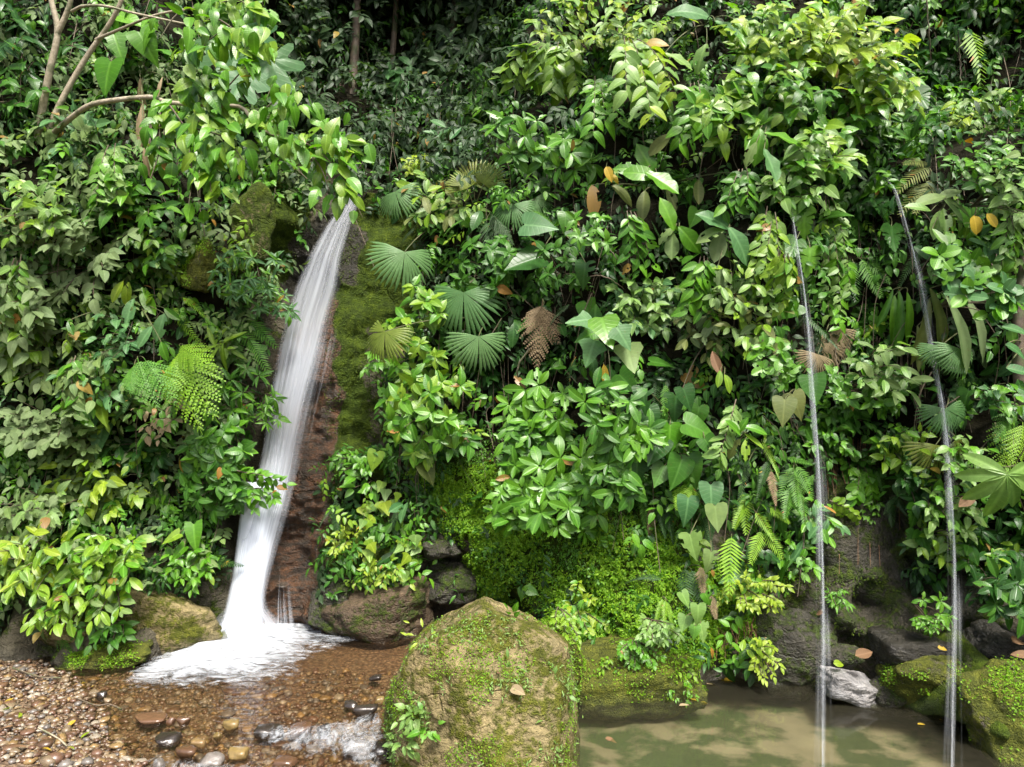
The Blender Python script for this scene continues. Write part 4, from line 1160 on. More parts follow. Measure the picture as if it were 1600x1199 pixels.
# ================================================================== UNDERGROWTH on the cliff
BARE = [
 [(540,296),(575,300),(600,330),(650,340),(655,440),(648,520),(600,600),(610,680),(520,720),(505,900),(650,935),(690,1000),(335,1005),(335,940),(352,860),(352,770),(392,690),(400,560),(420,470),(440,440),(450,380),(505,300)],
 [(1265,700),(1300,680),(1390,690),(1440,830),(1425,960),(1480,960),(1700,985),(1700,1250),(1180,1110),(1210,930),(1270,860)],
 [(-200,985),(90,965),(220,935),(330,900),(345,1000),(230,1050),(-200,1060)],
 [(660,830),(740,835),(730,970),(650,960)],
 [(370,300),(440,280),(440,440),(370,440)], [(298,370),(345,380),(335,480),(298,470)]]
MOSSY = [[(640,730),(790,690),(960,780),(1060,800),(1100,900),(1230,900),(1235,960),(1150,1000),(1060,1040),(900,1050),(870,960),(720,950),(720,850)]]
def under(n, sh, mat, size, zone=None, seed=0, off=(.02, .30), name='undergrowth', hang=.6, clump=(1.2, 0.), poly=None, spread=.35, sprig=7):
    rg = np.random.default_rng(seed)
    X = rg.uniform(-9.6, 9.4, n); Z = rg.uniform(.25, 12.6, n)
    Y0 = cliffY(X, Z); px = 800+F*X/Y0; py = 599.5+F*(ZC-Z)/Y0
    jx = px+rg.normal(size=n)*7; jy = py+rg.normal(size=n)*7
    ok = np.ones(n, bool)
    for b in (BARE if mat != 'moss' else []): ok &= ~inpoly(jx, jy, b)
    if poly is None and mat in ('fresh', 'bright', 'mid', 'blue'):
        ok &= ~(inpoly(jx, jy, [(735,340),(1100,300),(1120,470),(1090,640),(1000,660),(740,710)]) & (rg.random(n) < (.5 if mat == 'mid' else .8)))  # fewer light greens here: shade of the middle hollow set by leaf colour
    if poly is None:
        for b in HOLLOW: ok &= ~(inpoly(jx, jy, b) & (rg.random(n) < .75))
        for b in MOSSY: ok &= ~(inpoly(jx, jy, b) & (rg.random(n) < .9))
    else:
        k = np.zeros(n, bool)
        for b in poly: k |= inpoly(jx, jy, b)
        ok &= k
    if clump[1] != 0: ok &= fbm(X*clump[0]+seed*3.1, Z*clump[0], X*0+seed, 2) > clump[1]
    if zone is not None: ok &= zone(px+fbm(X, Z, X*0+seed, 2)*120, py+fbm(X, Z, X*0+9+seed, 2)*120)
    X, Z, Y0 = X[ok], Z[ok], Y0[ok]; n = len(X)
    if sprig > 1:
        k = max(1, n//sprig); X, Z, Y0 = X[:k], Z[:k], Y0[:k]; n = k*sprig
    N = cliffN(X, Z); o = rg.uniform(off[0], off[1], len(X))
    p = np.stack([X, Y0, Z], 1)+N*o[:, None]
    if sprig > 1:
        ax = unit(N*.45-UP*(hang-.15)+rg.normal(size=(len(X), 3))*[.7, .3, .45]); ss = size*rg.uniform(.65, 1.25, len(X))
        side = unit(np.cross(ax, N)); j = np.tile(np.arange(sprig), len(X)); r = lambda a: np.repeat(a, sprig, 0)
        sg = np.where(j % 2, 1., -1.)[:, None]; tip = (j == sprig-1)[:, None]
        axd = r(ax); N = r(N); p = r(p)+axd*(r(ss)*(j-(sprig-1)*.5)*.36)[:, None]-UP*(r(ss)*.03*j**1.5)[:, None]
        d = axd*np.where(tip, 1.2, .5)+r(side)*sg*np.where(tip, .1, .85)-UP*.25+rg.normal(size=(n, 3))*.2
        nn = N*.75+UP*.65+rg.normal(size=(n, 3))*spread*.8
        s = r(ss)*rg.uniform(.75, 1.1, n)
    else:
        d = N*.35-UP*hang+rg.normal(size=(n, 3))*[.65, .3, .35]
        nn = N*.7+UP*.65+rg.normal(size=(n, 3))*spread
        s = size*rg.uniform(.6, 1.25, n)
    return mass(name, mat, sh, p, d, nn, s, rg=rg)
left = lambda x, y: x < 470
lefttop = lambda x, y: (x < 560) & (y < 330)
mid = lambda x, y: (x >= 540)
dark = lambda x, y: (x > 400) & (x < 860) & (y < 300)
right = lambda x, y: x > 1180
notdark = lambda x, y: ~((x > 400) & (x < 860) & (y < 290))
HOLLOW = [[(735,545),(805,545),(795,710),(745,705)],[(960,380),(1060,380),(1050,450),(960,445)],[(165,690),(260,690),(245,765),(175,755)],[(20,560),(120,560),(115,610),(20,620)],[(1290,400),(1345,400),(1340,560),(1290,600)],[(1290,640),(1440,640),(1440,720),(1290,720)]]
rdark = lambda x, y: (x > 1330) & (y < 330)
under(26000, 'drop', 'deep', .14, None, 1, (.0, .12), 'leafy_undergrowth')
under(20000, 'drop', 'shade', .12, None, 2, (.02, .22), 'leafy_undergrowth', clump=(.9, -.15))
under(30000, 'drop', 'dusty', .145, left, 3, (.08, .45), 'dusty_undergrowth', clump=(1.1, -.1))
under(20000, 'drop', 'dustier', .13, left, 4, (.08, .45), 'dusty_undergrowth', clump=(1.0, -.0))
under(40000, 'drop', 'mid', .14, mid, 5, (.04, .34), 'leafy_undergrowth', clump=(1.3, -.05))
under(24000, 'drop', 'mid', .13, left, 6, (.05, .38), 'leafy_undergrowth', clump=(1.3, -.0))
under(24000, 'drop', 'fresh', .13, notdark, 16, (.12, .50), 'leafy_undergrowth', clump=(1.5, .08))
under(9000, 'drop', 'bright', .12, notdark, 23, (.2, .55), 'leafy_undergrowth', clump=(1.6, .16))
under(24000, 'smalllance', 'mid', .12, notdark, 7, (.04, .38), 'narrow_leaved_undergrowth', clump=(1.5, .08))
under(18000, 'smalllance', 'deep', .13, None, 8, (.02, .3), 'narrow_leaved_undergrowth', clump=(1.4, .05))
under(20000, 'small', 'fresh', .085, notdark, 9, (.04, .40), 'small_leaved_undergrowth', clump=(1.7, .1))
under(900, 'ellip', 'deep', .28, mid, 10, (.06, .3), 'broadleaf_undergrowth', clump=(1.2, .05), sprig=1)
under(900, 'heart', 'mid', .28, lambda x, y: (x > 700) & (y > 300), 11, (.1, .4), 'broadleaf_undergrowth', clump=(1.2, -.05), sprig=1)
under(900, 'ellip', 'blue', .25, notdark, 12, (.15, .45), 'broadleaf_undergrowth', clump=(1.4, .1), sprig=1)
under(420, 'frond', 'ferndark', .5, lambda x, y: y > 330, 13, (.05, .25), 'fern_undergrowth', clump=(1.1, .0), spread=.2, sprig=1)
under(420, 'frond', 'fern', .40, lambda x, y: (y > 330) & (x > 240), 17, (.15, .45), 'fern_undergrowth', clump=(1.3, .05), spread=.2, sprig=1)
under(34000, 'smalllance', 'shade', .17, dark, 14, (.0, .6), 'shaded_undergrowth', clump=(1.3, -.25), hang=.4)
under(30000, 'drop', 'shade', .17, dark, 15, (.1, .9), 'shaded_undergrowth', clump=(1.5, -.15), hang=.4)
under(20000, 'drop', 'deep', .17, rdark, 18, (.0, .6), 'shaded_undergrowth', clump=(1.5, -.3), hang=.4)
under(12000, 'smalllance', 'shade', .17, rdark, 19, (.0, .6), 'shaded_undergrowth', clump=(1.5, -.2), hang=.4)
# bright carpet of tiny leaves over the wet ledges
under(600000, 'small', 'fresh', .042, None, 20, (.0, .06), 'moss_carpet', poly=MOSSY, hang=.5, clump=(2.2, -.15), spread=.5, sprig=5)
under(700000, 'small', 'mossleaf', .040, None, 21, (.02, .09), 'moss_carpet', poly=[[(850,900),(1100,880),(1240,900),(1235,960),(1150,1010),(1060,1040),(880,1040)],[(930,800),(1060,840),(1040,930),(900,900)],[(660,740),(760,720),(850,800),(800,920),(720,900)]], hang=.5, clump=(2.6, .0), spread=.5, sprig=5)
under(260000, 'small', 'fresh', .05, None, 22, (.0, .06), 'moss_carpet', poly=[[(515,720),(640,700),(660,900),(530,900)],[(200,760),(330,740),(350,900),(220,940)]], hang=.5, clump=(2.4, .02), spread=.5, sprig=5)
under(420000, 'small', 'moss', .022, None, 25, (-.01, .02), 'moss_cushion', poly=[[(515,420),(560,300),(650,330),(650,500),(640,640),(600,690),(525,740),(505,880),(494,880),(510,700)],[(380,240),(500,260),(470,380),(440,450),(375,430)]], hang=.2, clump=(3, -.12), spread=.6, sprig=1)

under(700000, 'small', 'mossleaf', .038, None, 27, (.03, .10), 'moss_carpet', poly=[[(640,730),(800,740),(960,830),(1060,860),(1230,900),(1230,990),(1090,1075),(900,1090),(860,950),(720,940)]], hang=.5, clump=(2.0, -.05), spread=.5, sprig=5)
under(300000, 'small', 'moss', .030, None, 28, (.0, .03), 'moss_cushion', poly=[[(1270,820),(1330,840),(1440,860),(1440,960),(1260,1040),(1200,1040),(1220,930)],[(90,960),(340,900),(340,960),(230,1030),(90,1040)]], hang=.3, clump=(2.2, .12), spread=.6, sprig=1)
# tangle of thin stems and hanging twigs over the wall
rg = np.random.default_rng(55); J = Join(); 
while J.n < 14000:
    x, y = rg.uniform(-60, 1660), rg.uniform(-20, 800)
    if any(inpoly(np.array([x]), np.array([y]), b)[0] for b in BARE+MOSSY): continue
    l = rg.uniform(40, 170); x2 = x+rg.normal()*25; o = rg.uniform(.1, .4)
    A = P(x, y, hitY(x, y)[0]-o); B = P(x2, y+l, min(hitY(x2, y+l)[0]-o, A[1]+.3)); n = 9
    V, Q, U = tube(polyline([A, A*.6+B*.4+rg.normal(size=3)*.06+UP*.05, B], n), np.linspace(.006, .003, n)*rg.uniform(.6, 1.6), 4); J.add(V, Q)
kind(link('twig_tangle', J.mesh('twig_tangle', M['twig'])), 'stuff')
# ================================================================== PLANTS, one by one
# ---------------- left side
# tree with pale forked stems and long boughs of bright leaves
tb = P(72, 215, 10.1)
tree = thing('tree', 'young tree with pale forked stems and an arching bright bough above the waterfall', 'tree', tb)
def limb(name, pts, r0, r1, n=22, mat='bark_pale'):
    c = polyline([P(*q) for q in pts], n)
    V, Q, U = tube(c-tb, np.linspace(r0, r1, n), 7)
    link(name, mesh_np(name, V, [Q], M[mat], U), tree); return c
limb('trunk', [(60,218,10.15),(66,170,10.1),(78,110,10.0),(90,50,9.95),(80,0,9.9),(70,-60,9.9)], .055, .03)
limb('trunk', [(90,52,9.95),(104,22,9.9),(112,-8,9.85),(120,-70,9.8)], .04, .025)
limb('trunk', [(72,210,10.15),(100,150,10.15),(135,90,10.1),(170,40,10.0),(190,0,9.9),(205,-60,9.9)], .042, .025)
limb('trunk', [(80,0,9.9),(74,-30,9.9),(60,-70,9.95)], .03, .02)
limb('branch', [(112,18,9.9),(130,10,9.8),(165,10,9.7),(215,22,9.6),(300,40,9.4)], .022, .012)
limb('branch', [(150,62,10.05),(190,45,9.8),(250,22,9.6),(330,10,9.3)], .022, .012)
b1 = limb('branch', [(84,208,10.1),(110,185,9.95),(140,165,9.8),(180,157,9.6),(236,152,9.4),(262,160,9.2),(320,165,9.0),(375,167,8.9),(395,190,8.85),(420,208,8.8),(470,225,8.8)], .04, .014, 34)
boughs = [b1]
for pts in ([(320,165,9.0),(300,120,8.9),(320,70,8.8),(360,40,8.7)],[(330,166,9.0),(370,120,8.8),(400,90,8.75)],[(300,40,9.4),(340,30,9.0),(385,60,8.8),(415,50,8.7)],[(330,10,9.3),(370,0,9.0),(400,20,8.8)],
            [(262,160,9.2),(290,200,9.0),(320,240,8.9),(330,300,8.8)],[(300,200,9.0),(350,215,8.8),(380,250,8.75)],[(395,190,8.85),(440,150,8.8),(460,165,8.7)],[(440,215,8.8),(490,230,8.75),(530,270,8.7),(552,300,8.7)],[(470,225,8.8),(520,215,8.7),(545,240,8.65)],
            [(250,170,9.2),(250,230,9.1),(235,280,9.0)],[(290,200,9.0),(300,270,8.9),(295,320,8.85)],[(400,200,8.85),(440,240,8.75),(480,280,8.7)],[(330,10,9.3),(280,20,9.2),(250,60,9.1)],[(470,225,8.8),(500,260,8.7),(515,300,8.65)]):
    boughs.append(limb('branch', pts, .012, .005, 12, 'twig'))
rg = nextrg(); nl = 0; extra = []
for k, c in enumerate(boughs):
    tg = unit(np.gradient(c, axis=0)); ln = np.linalg.norm(np.diff(c, axis=0), axis=1).sum(); m = int(ln*19)+9 if k else 30
    for j in range(m):
        u = (j+.5)/m
        if k == 0: u = .55+.45*u
        f = u*(len(c)-1); i = min(int(f), len(c)-2); p = c[i]+(c[i+1]-c[i])*(f-i)+rg.normal(size=3)*.07
        side = unit(np.cross(tg[i], UP*.6+OUT)); d = side*rg.choice([-1, 1])*rg.uniform(.3, .9)-UP*rg.uniform(.35, 1.1)+OUT*.35+np.array([.25, 0, 0])+rg.normal(size=3)*.2
        if k and j % 2 == 0:
            q = p+rg.normal(size=3)*.12; extra.append((q, d+rg.normal(size=3)*.3, UP*.7+OUT*.5+rg.normal(size=3)*.3, rg.uniform(.15, .26)))
        if nl < 300:
            put(tree, 'leaf', 'ovate', 'bright' if rg.random() < .62 else 'fresh', p, d, UP*.7+OUT*.65+rg.normal(size=3)*.25, rg.uniform(.16, .29), rg); nl += 1

mass('foliage', 'fresh', 'ovate', *[np.array([e[i] for e in extra]) for i in range(4)], tree, rg=rg)
shrub('dark bush of hanging narrow leaves behind the pale forked stems in the upper left corner', 45, 60, 80, 90, 'lance', 'deep', 34, 90, .1, 9)
shrub('mid-green bush at the left edge beside the base of the pale forked stems', 22, 135, 45, 55, 'ovate', 'mid', 34, 34, .5, 6)
leaves('big heart-leaved plant between the pale forked stems and the hanging dead palm strip', 'heart_leaf_plant', 'plant', [(165,122,58,100),(230,72,52,60),(192,28,48,-60),(185,75,46,70),(225,55,40,120),(205,30,44,20)], 'heart', 'fresh', .5, (195,100))
leaves('large lobed-leaf plant left of the dark forest, above the arching bough', 'lobed_leaf_plant', 'plant', [(352,84,74,100),(424,100,80,80),(378,128,70,110),(405,55,50,60)], 'lobed', 'blue', .9, (380,160), tilt=.35)
leaves('dead brown palm strip hanging under the pale bough', 'dead_palm_leaf', 'dead leaf', [(219,195,74,90),(216,150,60,92),(249,134,34,100),(224,250,46,88)], 'strap', 'straw', .5, (225,120))
shrub('light green leafy clump at the left edge below the pale forked stems', 50, 325, 75, 55, 'ovate', 'pale', 30, 60, .4, 8, mats=['pale','bright','dusty'])
shrub('grey dusty bush sloping down from the upper left, with long hanging twigs', 105, 395, 105, 75, 'ovate', 'dustier', 30, 130, .45, 12)
shrub('pale dusty bush on the left edge halfway up the bank', 40, 480, 60, 60, 'ovate', 'dustier', 34, 60, .55, 8)
shrub('dusty green bush hanging below the pale dusty one on the left edge', 62, 555, 72, 55, 'ovate', 'dusty', 34, 80, .5, 9, mats=['dusty','dustier','bright'])
shrub('dull dusty bush above the dark gap on the left edge', 60, 668, 70, 45, 'round', 'dustier', 26, 80, .45, 9)
shrub('dusty twiggy bush with small leaves left of the brown hollow', 130, 690, 55, 50, 'round', 'dusty', 24, 60, .35, 8)
shrub('yellow-green leafy bush in the middle of the lower left bank', 150, 765, 75, 55, 'ovate', 'bright', 30, 80, .5, 9, mats=['bright','lime','dusty'])
shrub('dusty beige-leaved bush low on the left edge', 45, 800, 70, 40, 'ovate', 'dustier', 30, 60, .45, 8, mats=['dusty','dustier','pale'])
shrub('big bright yellow-green bush hanging over the gravel at the left edge', 45, 885, 85, 55, 'ellip', 'bright', 36, 90, .55, 10, mats=['bright','lime','pale'])
shrub('bright leafy bush hanging over the water left of the waterfall', 165, 870, 80, 60, 'ellip', 'bright', 34, 95, .55, 10, mats=['bright','bright','fresh'])
shrub('lower bright branches hanging under the left bushes just above the bank', 140, 938, 70, 34, 'ellip', 'fresh', 30, 60, .55, 8, mats=['bright','fresh','dusty'])
shrub('drooping bright sprig lowest over the dark stone at the left', 75, 955, 28, 28, 'ellip', 'bright', 30, 18, .6, 4)
shrub('pale green mound of small leaves above the dusty fern, left of the tree boughs', 250, 385, 60, 55, 'drop', 'pale', 26, 80, .35, 9, mats=['pale','fresh','blue'])
shrub('mid-green bush of pointed leaves under the tree boughs', 205, 310, 60, 45, 'ovate', 'mid', 34, 50, .3, 8, mats=['mid','fresh'])
shrub('grey-green leaves hanging below the forked stems behind the pale bough', 130, 215, 70, 45, 'ovate', 'dusty', 34, 50, .3, 8, mats=['blue','dusty'])
leaves('plant with large plain oval leaves, two yellow-green, in mid left bank', 'oval_leaf_plant', 'plant', [(182,455,38,115,'lime'),(197,458,36,95,'lime'),(230,472,54,65,'fresh'),(201,488,48,100,'blue'),(250,510,44,100,'blue'),(225,526,40,120,'blue'),(255,548,30,70,'fresh'),(268,492,34,40,'fresh'),(110,512,26,60,'mid')], 'ellip', 'blue', .5, (220,480), tilt=.4)
shrub('small sprig of pointed leaves on a thin stem left of the big bipinnate fern', 180, 525, 36, 40, 'ovate', 'blue', 24, 22, .5, 5)
shrub('bush of hanging pointed leaves in the left bank below the small sprig', 150, 595, 55, 40, 'ovate', 'blue', 32, 34, .4, 7, mats=['blue','dusty'])
leaves('plant with three long drooping arrow leaves left of the brown hollow', 'arrow_leaf_plant', 'plant', [(152,690,54,98),(138,640,44,80),(160,650,40,70,'bright'),(142,665,40,105)], 'arrow', 'blue', .45, (150,640))
fern('wide lacy fern with a pale frond hanging in the middle of the left bank', [(215,560,240,618),(210,570,205,610),(225,560,262,600)], 'bifrond', 'fern', .95)
fern('big bright yellow-green lacy fern right of the pale lacy one', [(285,540,293,660),(285,545,258,628),(290,543,325,622),(280,540,320,556)], 'bifrond', 'fernlite', 1.1)
fern('small fern with one frond bending down right beside the round blue-green leaves', [(270,480,310,530),(285,465,325,482)], 'frond', 'fernlite', .5)
shrub('dense feathery bush of fine leaves hanging beside the upper waterfall', 395, 440, 58, 48, 'lance', 'fresh', 24, 140, .45, 12, mode='whorl', mats=['fresh','blue','blue'])
shrub('fine-leaved sprig reaching into the waterfall edge below the feathery bush', 440, 478, 32, 24, 'lance', 'blue', 24, 22, .6, 4, mode='whorl')
fern('cluster of dark green feather ferns left of the waterfall', [(365,500,410,545),(360,510,380,575),(385,500,430,530),(372,520,350,570),(390,530,420,575)], 'frondwide', 'fern', .4)
leaves('rosette of strap leaves like a small bird nest fern left of the feather ferns', 'rosette_plant', 'plant', [(340,525,44,-70),(352,528,46,-45),(330,530,40,-110),(360,545,40,20),(322,545,40,160),(345,555,40,95),(333,553,36,120)], 'strap', 'bright', .4, (342,545), rootoff=.1)
shrub('tuft of fingered leaves overhanging the waterfall at mid height on its left', 385, 615, 48, 36, 'lance', 'fresh', 28, 60, .45, 8, mode='whorl', mats=['fresh','mid'])
shrub('small bright tuft touching the waterfall below the fingered leaves', 415, 645, 26, 20, 'lance', 'fresh', 22, 24, .55, 4, mode='whorl')
shrub('bush of narrow pointed leaves under the fingered tuft', 345, 695, 52, 36, 'ovate', 'fresh', 28, 70, .45, 8, mode='whorl', mats=['fresh','mid','mid'])
shrub('dark narrow-leaved bush left of the side spout of the waterfall', 345, 755, 58, 40, 'ovate', 'mid', 28, 80, .45, 9, mode='whorl')
hanger('thin twig with small fresh leaves stretched across the face of the waterfall', 372, 735, 436, 762, 'drop', 'fresh', 20, 26, .75, 3, 14, 'overhanging_twig', 'twig', bow=8)
shrub('spray of leaves on the waterfall edge just under the thin twig', 395, 775, 34, 22, 'drop', 'fresh', 20, 30, .6, 5)
leaves('plant with two heart leaves low on the left bank near the fall', 'heart_leaf_plant', 'plant', [(303,842,46,80),(276,868,34,130),(312,860,30,60),(266,842,30,150,'bright')], 'arrow', 'fresh', .4, (300,825))
shrub('small leafy clump hanging above the tan rock slope left of the fall', 300, 885, 46, 36, 'drop', 'fresh', 20, 70, .3, 8)
shrub('twiggy bush with dry brown flower heads in the left bank above the brown hollow', 255, 655, 48, 34, 'drop', 'pale', 22, 60, .45, 8, mats=['pale','fresh','straw'])
shrub('dark bush with broad leaves in the shade above the brown hollow', 225, 700, 48, 34, 'ellip', 'deep', 36, 30, .35, 6)
shrub('light sprig of three pointed leaves in front of the brown hollow', 178, 712, 26, 16, 'ovate', 'fresh', 28, 9, .55, 2)
shrub('tiny bright creeper on the moss rock left of the waterfall top', 412, 290, 42, 40, 'drop', 'fresh', 17, 90, .15, 9)
shrub('small leafy creeper hanging on the lichen rock edge', 372, 400, 30, 44, 'drop', 'bright', 16, 50, .25, 7)
fern('little ferns growing at the dark foot of the left bank by the water', [(88,985,105,1015),(92,985,80,1020),(85,985,70,1000)], 'frond', 'fern', .3)
shrub('dark leafy bush at the foot of the left bank above the low moss stone', 165, 985, 44, 24, 'drop', 'mid', 24, 34, .3, 6)

# ---------------- centre: fan palms, shrubs of the hollow
leaves('fan palm with one broad blue-green fan spread against the mossy pillar', 'fan_palm', 'palm', [(632,398,92,90),(618,302,66,75),(560,0,2,0)][:2], 'fan', 'palm', .65, (690,350), tilt=.3, attach=.42)
leaves('fan palm with two drooping grey-green fans right of the bright cascading shrub', 'fan_palm', 'palm', [(724,462,104,92),(748,530,84,88),(600,522,74,112,'palmyel')], 'fan', 'palm', .95, (765,500), tilt=.45, attach=.42)
leaves('young fan palm with upright yellow-green fans under the pale-leaved shrub', 'fan_palm', 'palm', [(742,285,64,-80),(728,292,50,-115),(758,285,56,-55)], 'fanthin', 'palmyel', .5, (742,330), tilt=.25, attach=.4)
leaves('shaded fan palm leaf behind the drooping fern right of the yellow-green fans', 'fan_palm', 'palm', [(800,322,62,100),(838,312,50,60)], 'fan', 'palm', .3, (800,350), tilt=.4, attach=.42)
shrub('cascading shrub of glossy bright leaves right of the mossy pillar, its upper half', 655, 540, 50, 95, 'ovate', 'fresh', 29, 110, .55, 11, mode='whorl', mats=['fresh','bright'])
shrub('lower half of the bright cascading shrub, hanging over the moss bank', 672, 645, 68, 62, 'ovate', 'fresh', 31, 110, .6, 10, mode='whorl', mats=['fresh','bright','fresh'])
shrub('hanging tip of the bright cascading shrub beside the dark hollow', 715, 675, 38, 36, 'ovate', 'mid', 28, 34, .55, 6)
shrub('small detached sprig of bright leaves on the mossy pillar', 590, 568, 20, 22, 'ovate', 'fresh', 20, 16, .35, 3)
shrub('pale yellowish-leaved shrub with little dry flowers above the big fan', 695, 315, 62, 42, 'ellip', 'pale', 36, 60, .55, 8, mats=['pale','olive','bright'])
shrub('lacy pale flowering tuft at the top right of the waterfall', 650, 258, 32, 20, 'small', 'lime', 13, 70, .5, 6)
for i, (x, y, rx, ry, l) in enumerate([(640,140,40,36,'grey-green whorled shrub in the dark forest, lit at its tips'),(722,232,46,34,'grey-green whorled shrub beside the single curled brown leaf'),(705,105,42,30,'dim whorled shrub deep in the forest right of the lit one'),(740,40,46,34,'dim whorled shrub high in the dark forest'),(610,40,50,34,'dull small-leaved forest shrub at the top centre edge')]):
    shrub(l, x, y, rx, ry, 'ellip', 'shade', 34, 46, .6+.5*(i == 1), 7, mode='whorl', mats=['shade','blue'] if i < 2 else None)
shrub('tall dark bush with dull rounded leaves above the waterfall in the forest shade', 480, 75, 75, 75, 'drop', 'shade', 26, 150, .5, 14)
shrub('dark bush of paired leaflets left of the forest gap', 470, 150, 50, 45, 'drop', 'shade', 24, 60, .4, 8)
leaves('single curled brown leaf hanging in front of the whorled grey-green shrub', 'dead_leaf', 'dead leaf', [(698,214,34,80)], 'ovate', 'brown', 1.3, (706,200), petr=.004)
hanger('drooping pale twigs with neat rows of leaves at the top centre, left string', 850, 68, 806, 140, 'ovate', 'pale', 30, 44, 1.0, 4, 26, 'drooping_branch', 'branch', group=None, mats=['pale','bright'])
hanger('drooping pale twig with neat leaf rows at the top centre, middle string', 880, 62, 880, 155, 'ovate', 'pale', 30, 40, 1.0, 3, 24, 'drooping_branch', 'branch', mats=['pale','bright'])
hanger('longest drooping pale twigs at the top centre with yellow-green tips', 985, 60, 1015, 178, 'ovate', 'pale', 34, 64, 1.1, 5, 34, 'drooping_branch', 'branch', mats=['pale','pale','bright','lime'])
hanger('stiff slanting twig of paired leaves under the drooping pale twigs', 965, 110, 905, 205, 'ovate', 'blue', 28, 26, .7, 1, 10, 'slanting_branch', 'branch')
shrub('yellow-green small-leaved tree crown at the top edge of the centre', 945, 25, 130, 42, 'drop', 'lime', 25, 150, 1.0, 14, mats=['lime','bright','pale'])
shrub('glossy mid-green bush left of the single big-leaved stem', 815, 225, 50, 44, 'ellip', 'fresh', 34, 40, .6, 7, mode='whorl', mats=['fresh','mid'])
shrub('mid-green bush hanging below the slanting twig', 885, 250, 45, 40, 'ellip', 'mid', 38, 28, .6, 6, mode='whorl', mats=['fresh','mid'])
leaves('stem of four big bright oval leaves in the upper centre', 'big_leaf_plant', 'plant', [(1012,250,60,-115),(1003,268,52,200),(1036,284,64,35),(985,262,50,190)], 'big', 'fresh', .75, (1020,265), tilt=.4)
leaves('single yellow leaf in the shade left of the four big bright leaves', 'yellow_leaf', 'leaf', [(952,272,26,70),(962,278,18,40)], 'ovate', 'yellow', .6, (948,262), petr=.004)
leaves('two big ribbed leaves spread sideways in the upper right centre, below the sunny crown', 'ribbed_leaf_plant', 'plant', [(1228,212,64,12),(1188,224,54,95),(1206,258,58,70,'blue'),(1172,240,40,120,'dusty')], 'big', 'fresh', .9, (1195,205), tilt=.5)
leaves('plant with big pale ribbed leaves at the top edge', 'ribbed_leaf_plant', 'plant', [(1062,90,50,20),(1075,12,66,-10),(1168,48,60,50),(1140,40,50,30),(1095,85,44,120)], 'big', 'pale', .8, (1100,40), tilt=.5, mats=['pale','blue'])
leaves('plant with four big wavy leaves, two of them grey, right of centre', 'wavy_leaf_plant', 'plant', [(1120,342,60,-150),(1160,378,62,50),(1122,386,52,105,'dustier'),(1126,434,44,85,'dustier'),(1112,362,44,170,'dusty')], 'big', 'blue', .7, (1138,358), tilt=.35)
leaves('plant with two long upright wavy leaves above the pale leafy mound', 'wavy_leaf_plant', 'plant', [(1046,334,54,-110),(1078,372,50,50),(1050,385,44,95,'dusty'),(1040,366,36,140,'dusty')], 'big', 'fresh', .65, (1058,355), tilt=.35)
leaves('wide dull-green leaf and round leaf pair in the shade of the upper centre', 'broad_leaf_plant', 'plant', [(845,352,54,5,'blue'),(884,348,34,95),(815,412,60,160,'deep'),(905,380,40,70,'deep'),(912,430,40,100,'deep')], 'heart', 'mid', .45, (870,360))
leaves('brownish holed leaves hanging in the shade of the upper middle', 'broad_leaf_plant', 'plant', [(1005,320,52,100),(975,300,44,30),(1090,300,46,100,'olive'),(1050,310,40,70),(930,310,50,80,'shade'),(1030,225,50,140,'olive'),(1165,290,46,110)], 'ellip', 'olive', .4, (1020,300))
shrub('small pointed-leaf bush in the dark hollow left of the pale mound', 880, 415, 36, 42, 'ovate', 'mid', 22, 34, .45, 6, mode='whorl')
shrub('arching sprig of small fresh leaves above the dark hollow', 925, 362, 44, 24, 'ovate', 'fresh', 24, 24, .6, 4, mode='whorl')
fern('dead brown fern hanging beside the dark hollow', [(848,470,846,568),(850,475,825,520),(846,480,868,525)], 'bifrond', 'fernold', .6)
fern('drooping dull fern right of the yellow-green palm fans', [(765,335,800,360),(770,340,805,380),(760,345,772,382)], 'bifrond', 'ferndark', .5)
shrub('dense pale mound of small pointed leaves in the middle of the cliff', 1012, 478, 62, 46, 'ovate', 'pale', 24, 170, .55, 14, mats=['pale','blue','pale'])
leaves('plant with large three-pointed grey-green leaves under the pale mound', 'three_lobed_plant', 'plant', [(905,500,44,180),(948,522,58,75,'fresh'),(922,552,46,110),(930,492,40,-90),(975,528,44,60),(985,562,52,80,'dusty'),(915,525,40,160,'fresh'),(960,505,36,30)], 'tri', 'blue', .75, (955,540), tilt=.4)
leaves('yellow and green folded leaf under the three-pointed leaves', 'yellow_leaf', 'leaf', [(945,585,30,85)], 'ellip', 'yellow', .5, (940,570), petr=.004)
shrub('dusty drooping bush right of the pale mound', 1165, 450, 52, 46, 'ellip', 'dusty', 30, 60, .6, 8, mats=['dusty','bright','pale'])
shrub('olive and grey wilting bush in the spray near the straighter thin fall', 1180, 510, 50, 40, 'ellip', 'olive', 34, 44, .5, 7, mats=['olive','dusty','bright'])
shrub('grey-brown dull bush below the holed grey leaf', 1105, 510, 40, 52, 'ellip', 'dustier', 32, 34, .4, 7, mats=['dustier','olive'])
leaves('pair of bright oval leaves with a folded dry leaf above', 'seedling', 'plant', [(1124,592,28,100),(1140,598,30,60),(1118,568,40,80,'brown')], 'ellip', 'bright', .7, (1128,575), tilt=.5)
shrub('round-leaved bright sprig left of the straighter thin fall', 1205, 565, 34, 40, 'round', 'fresh', 24, 30, .6, 5, mode='whorl')
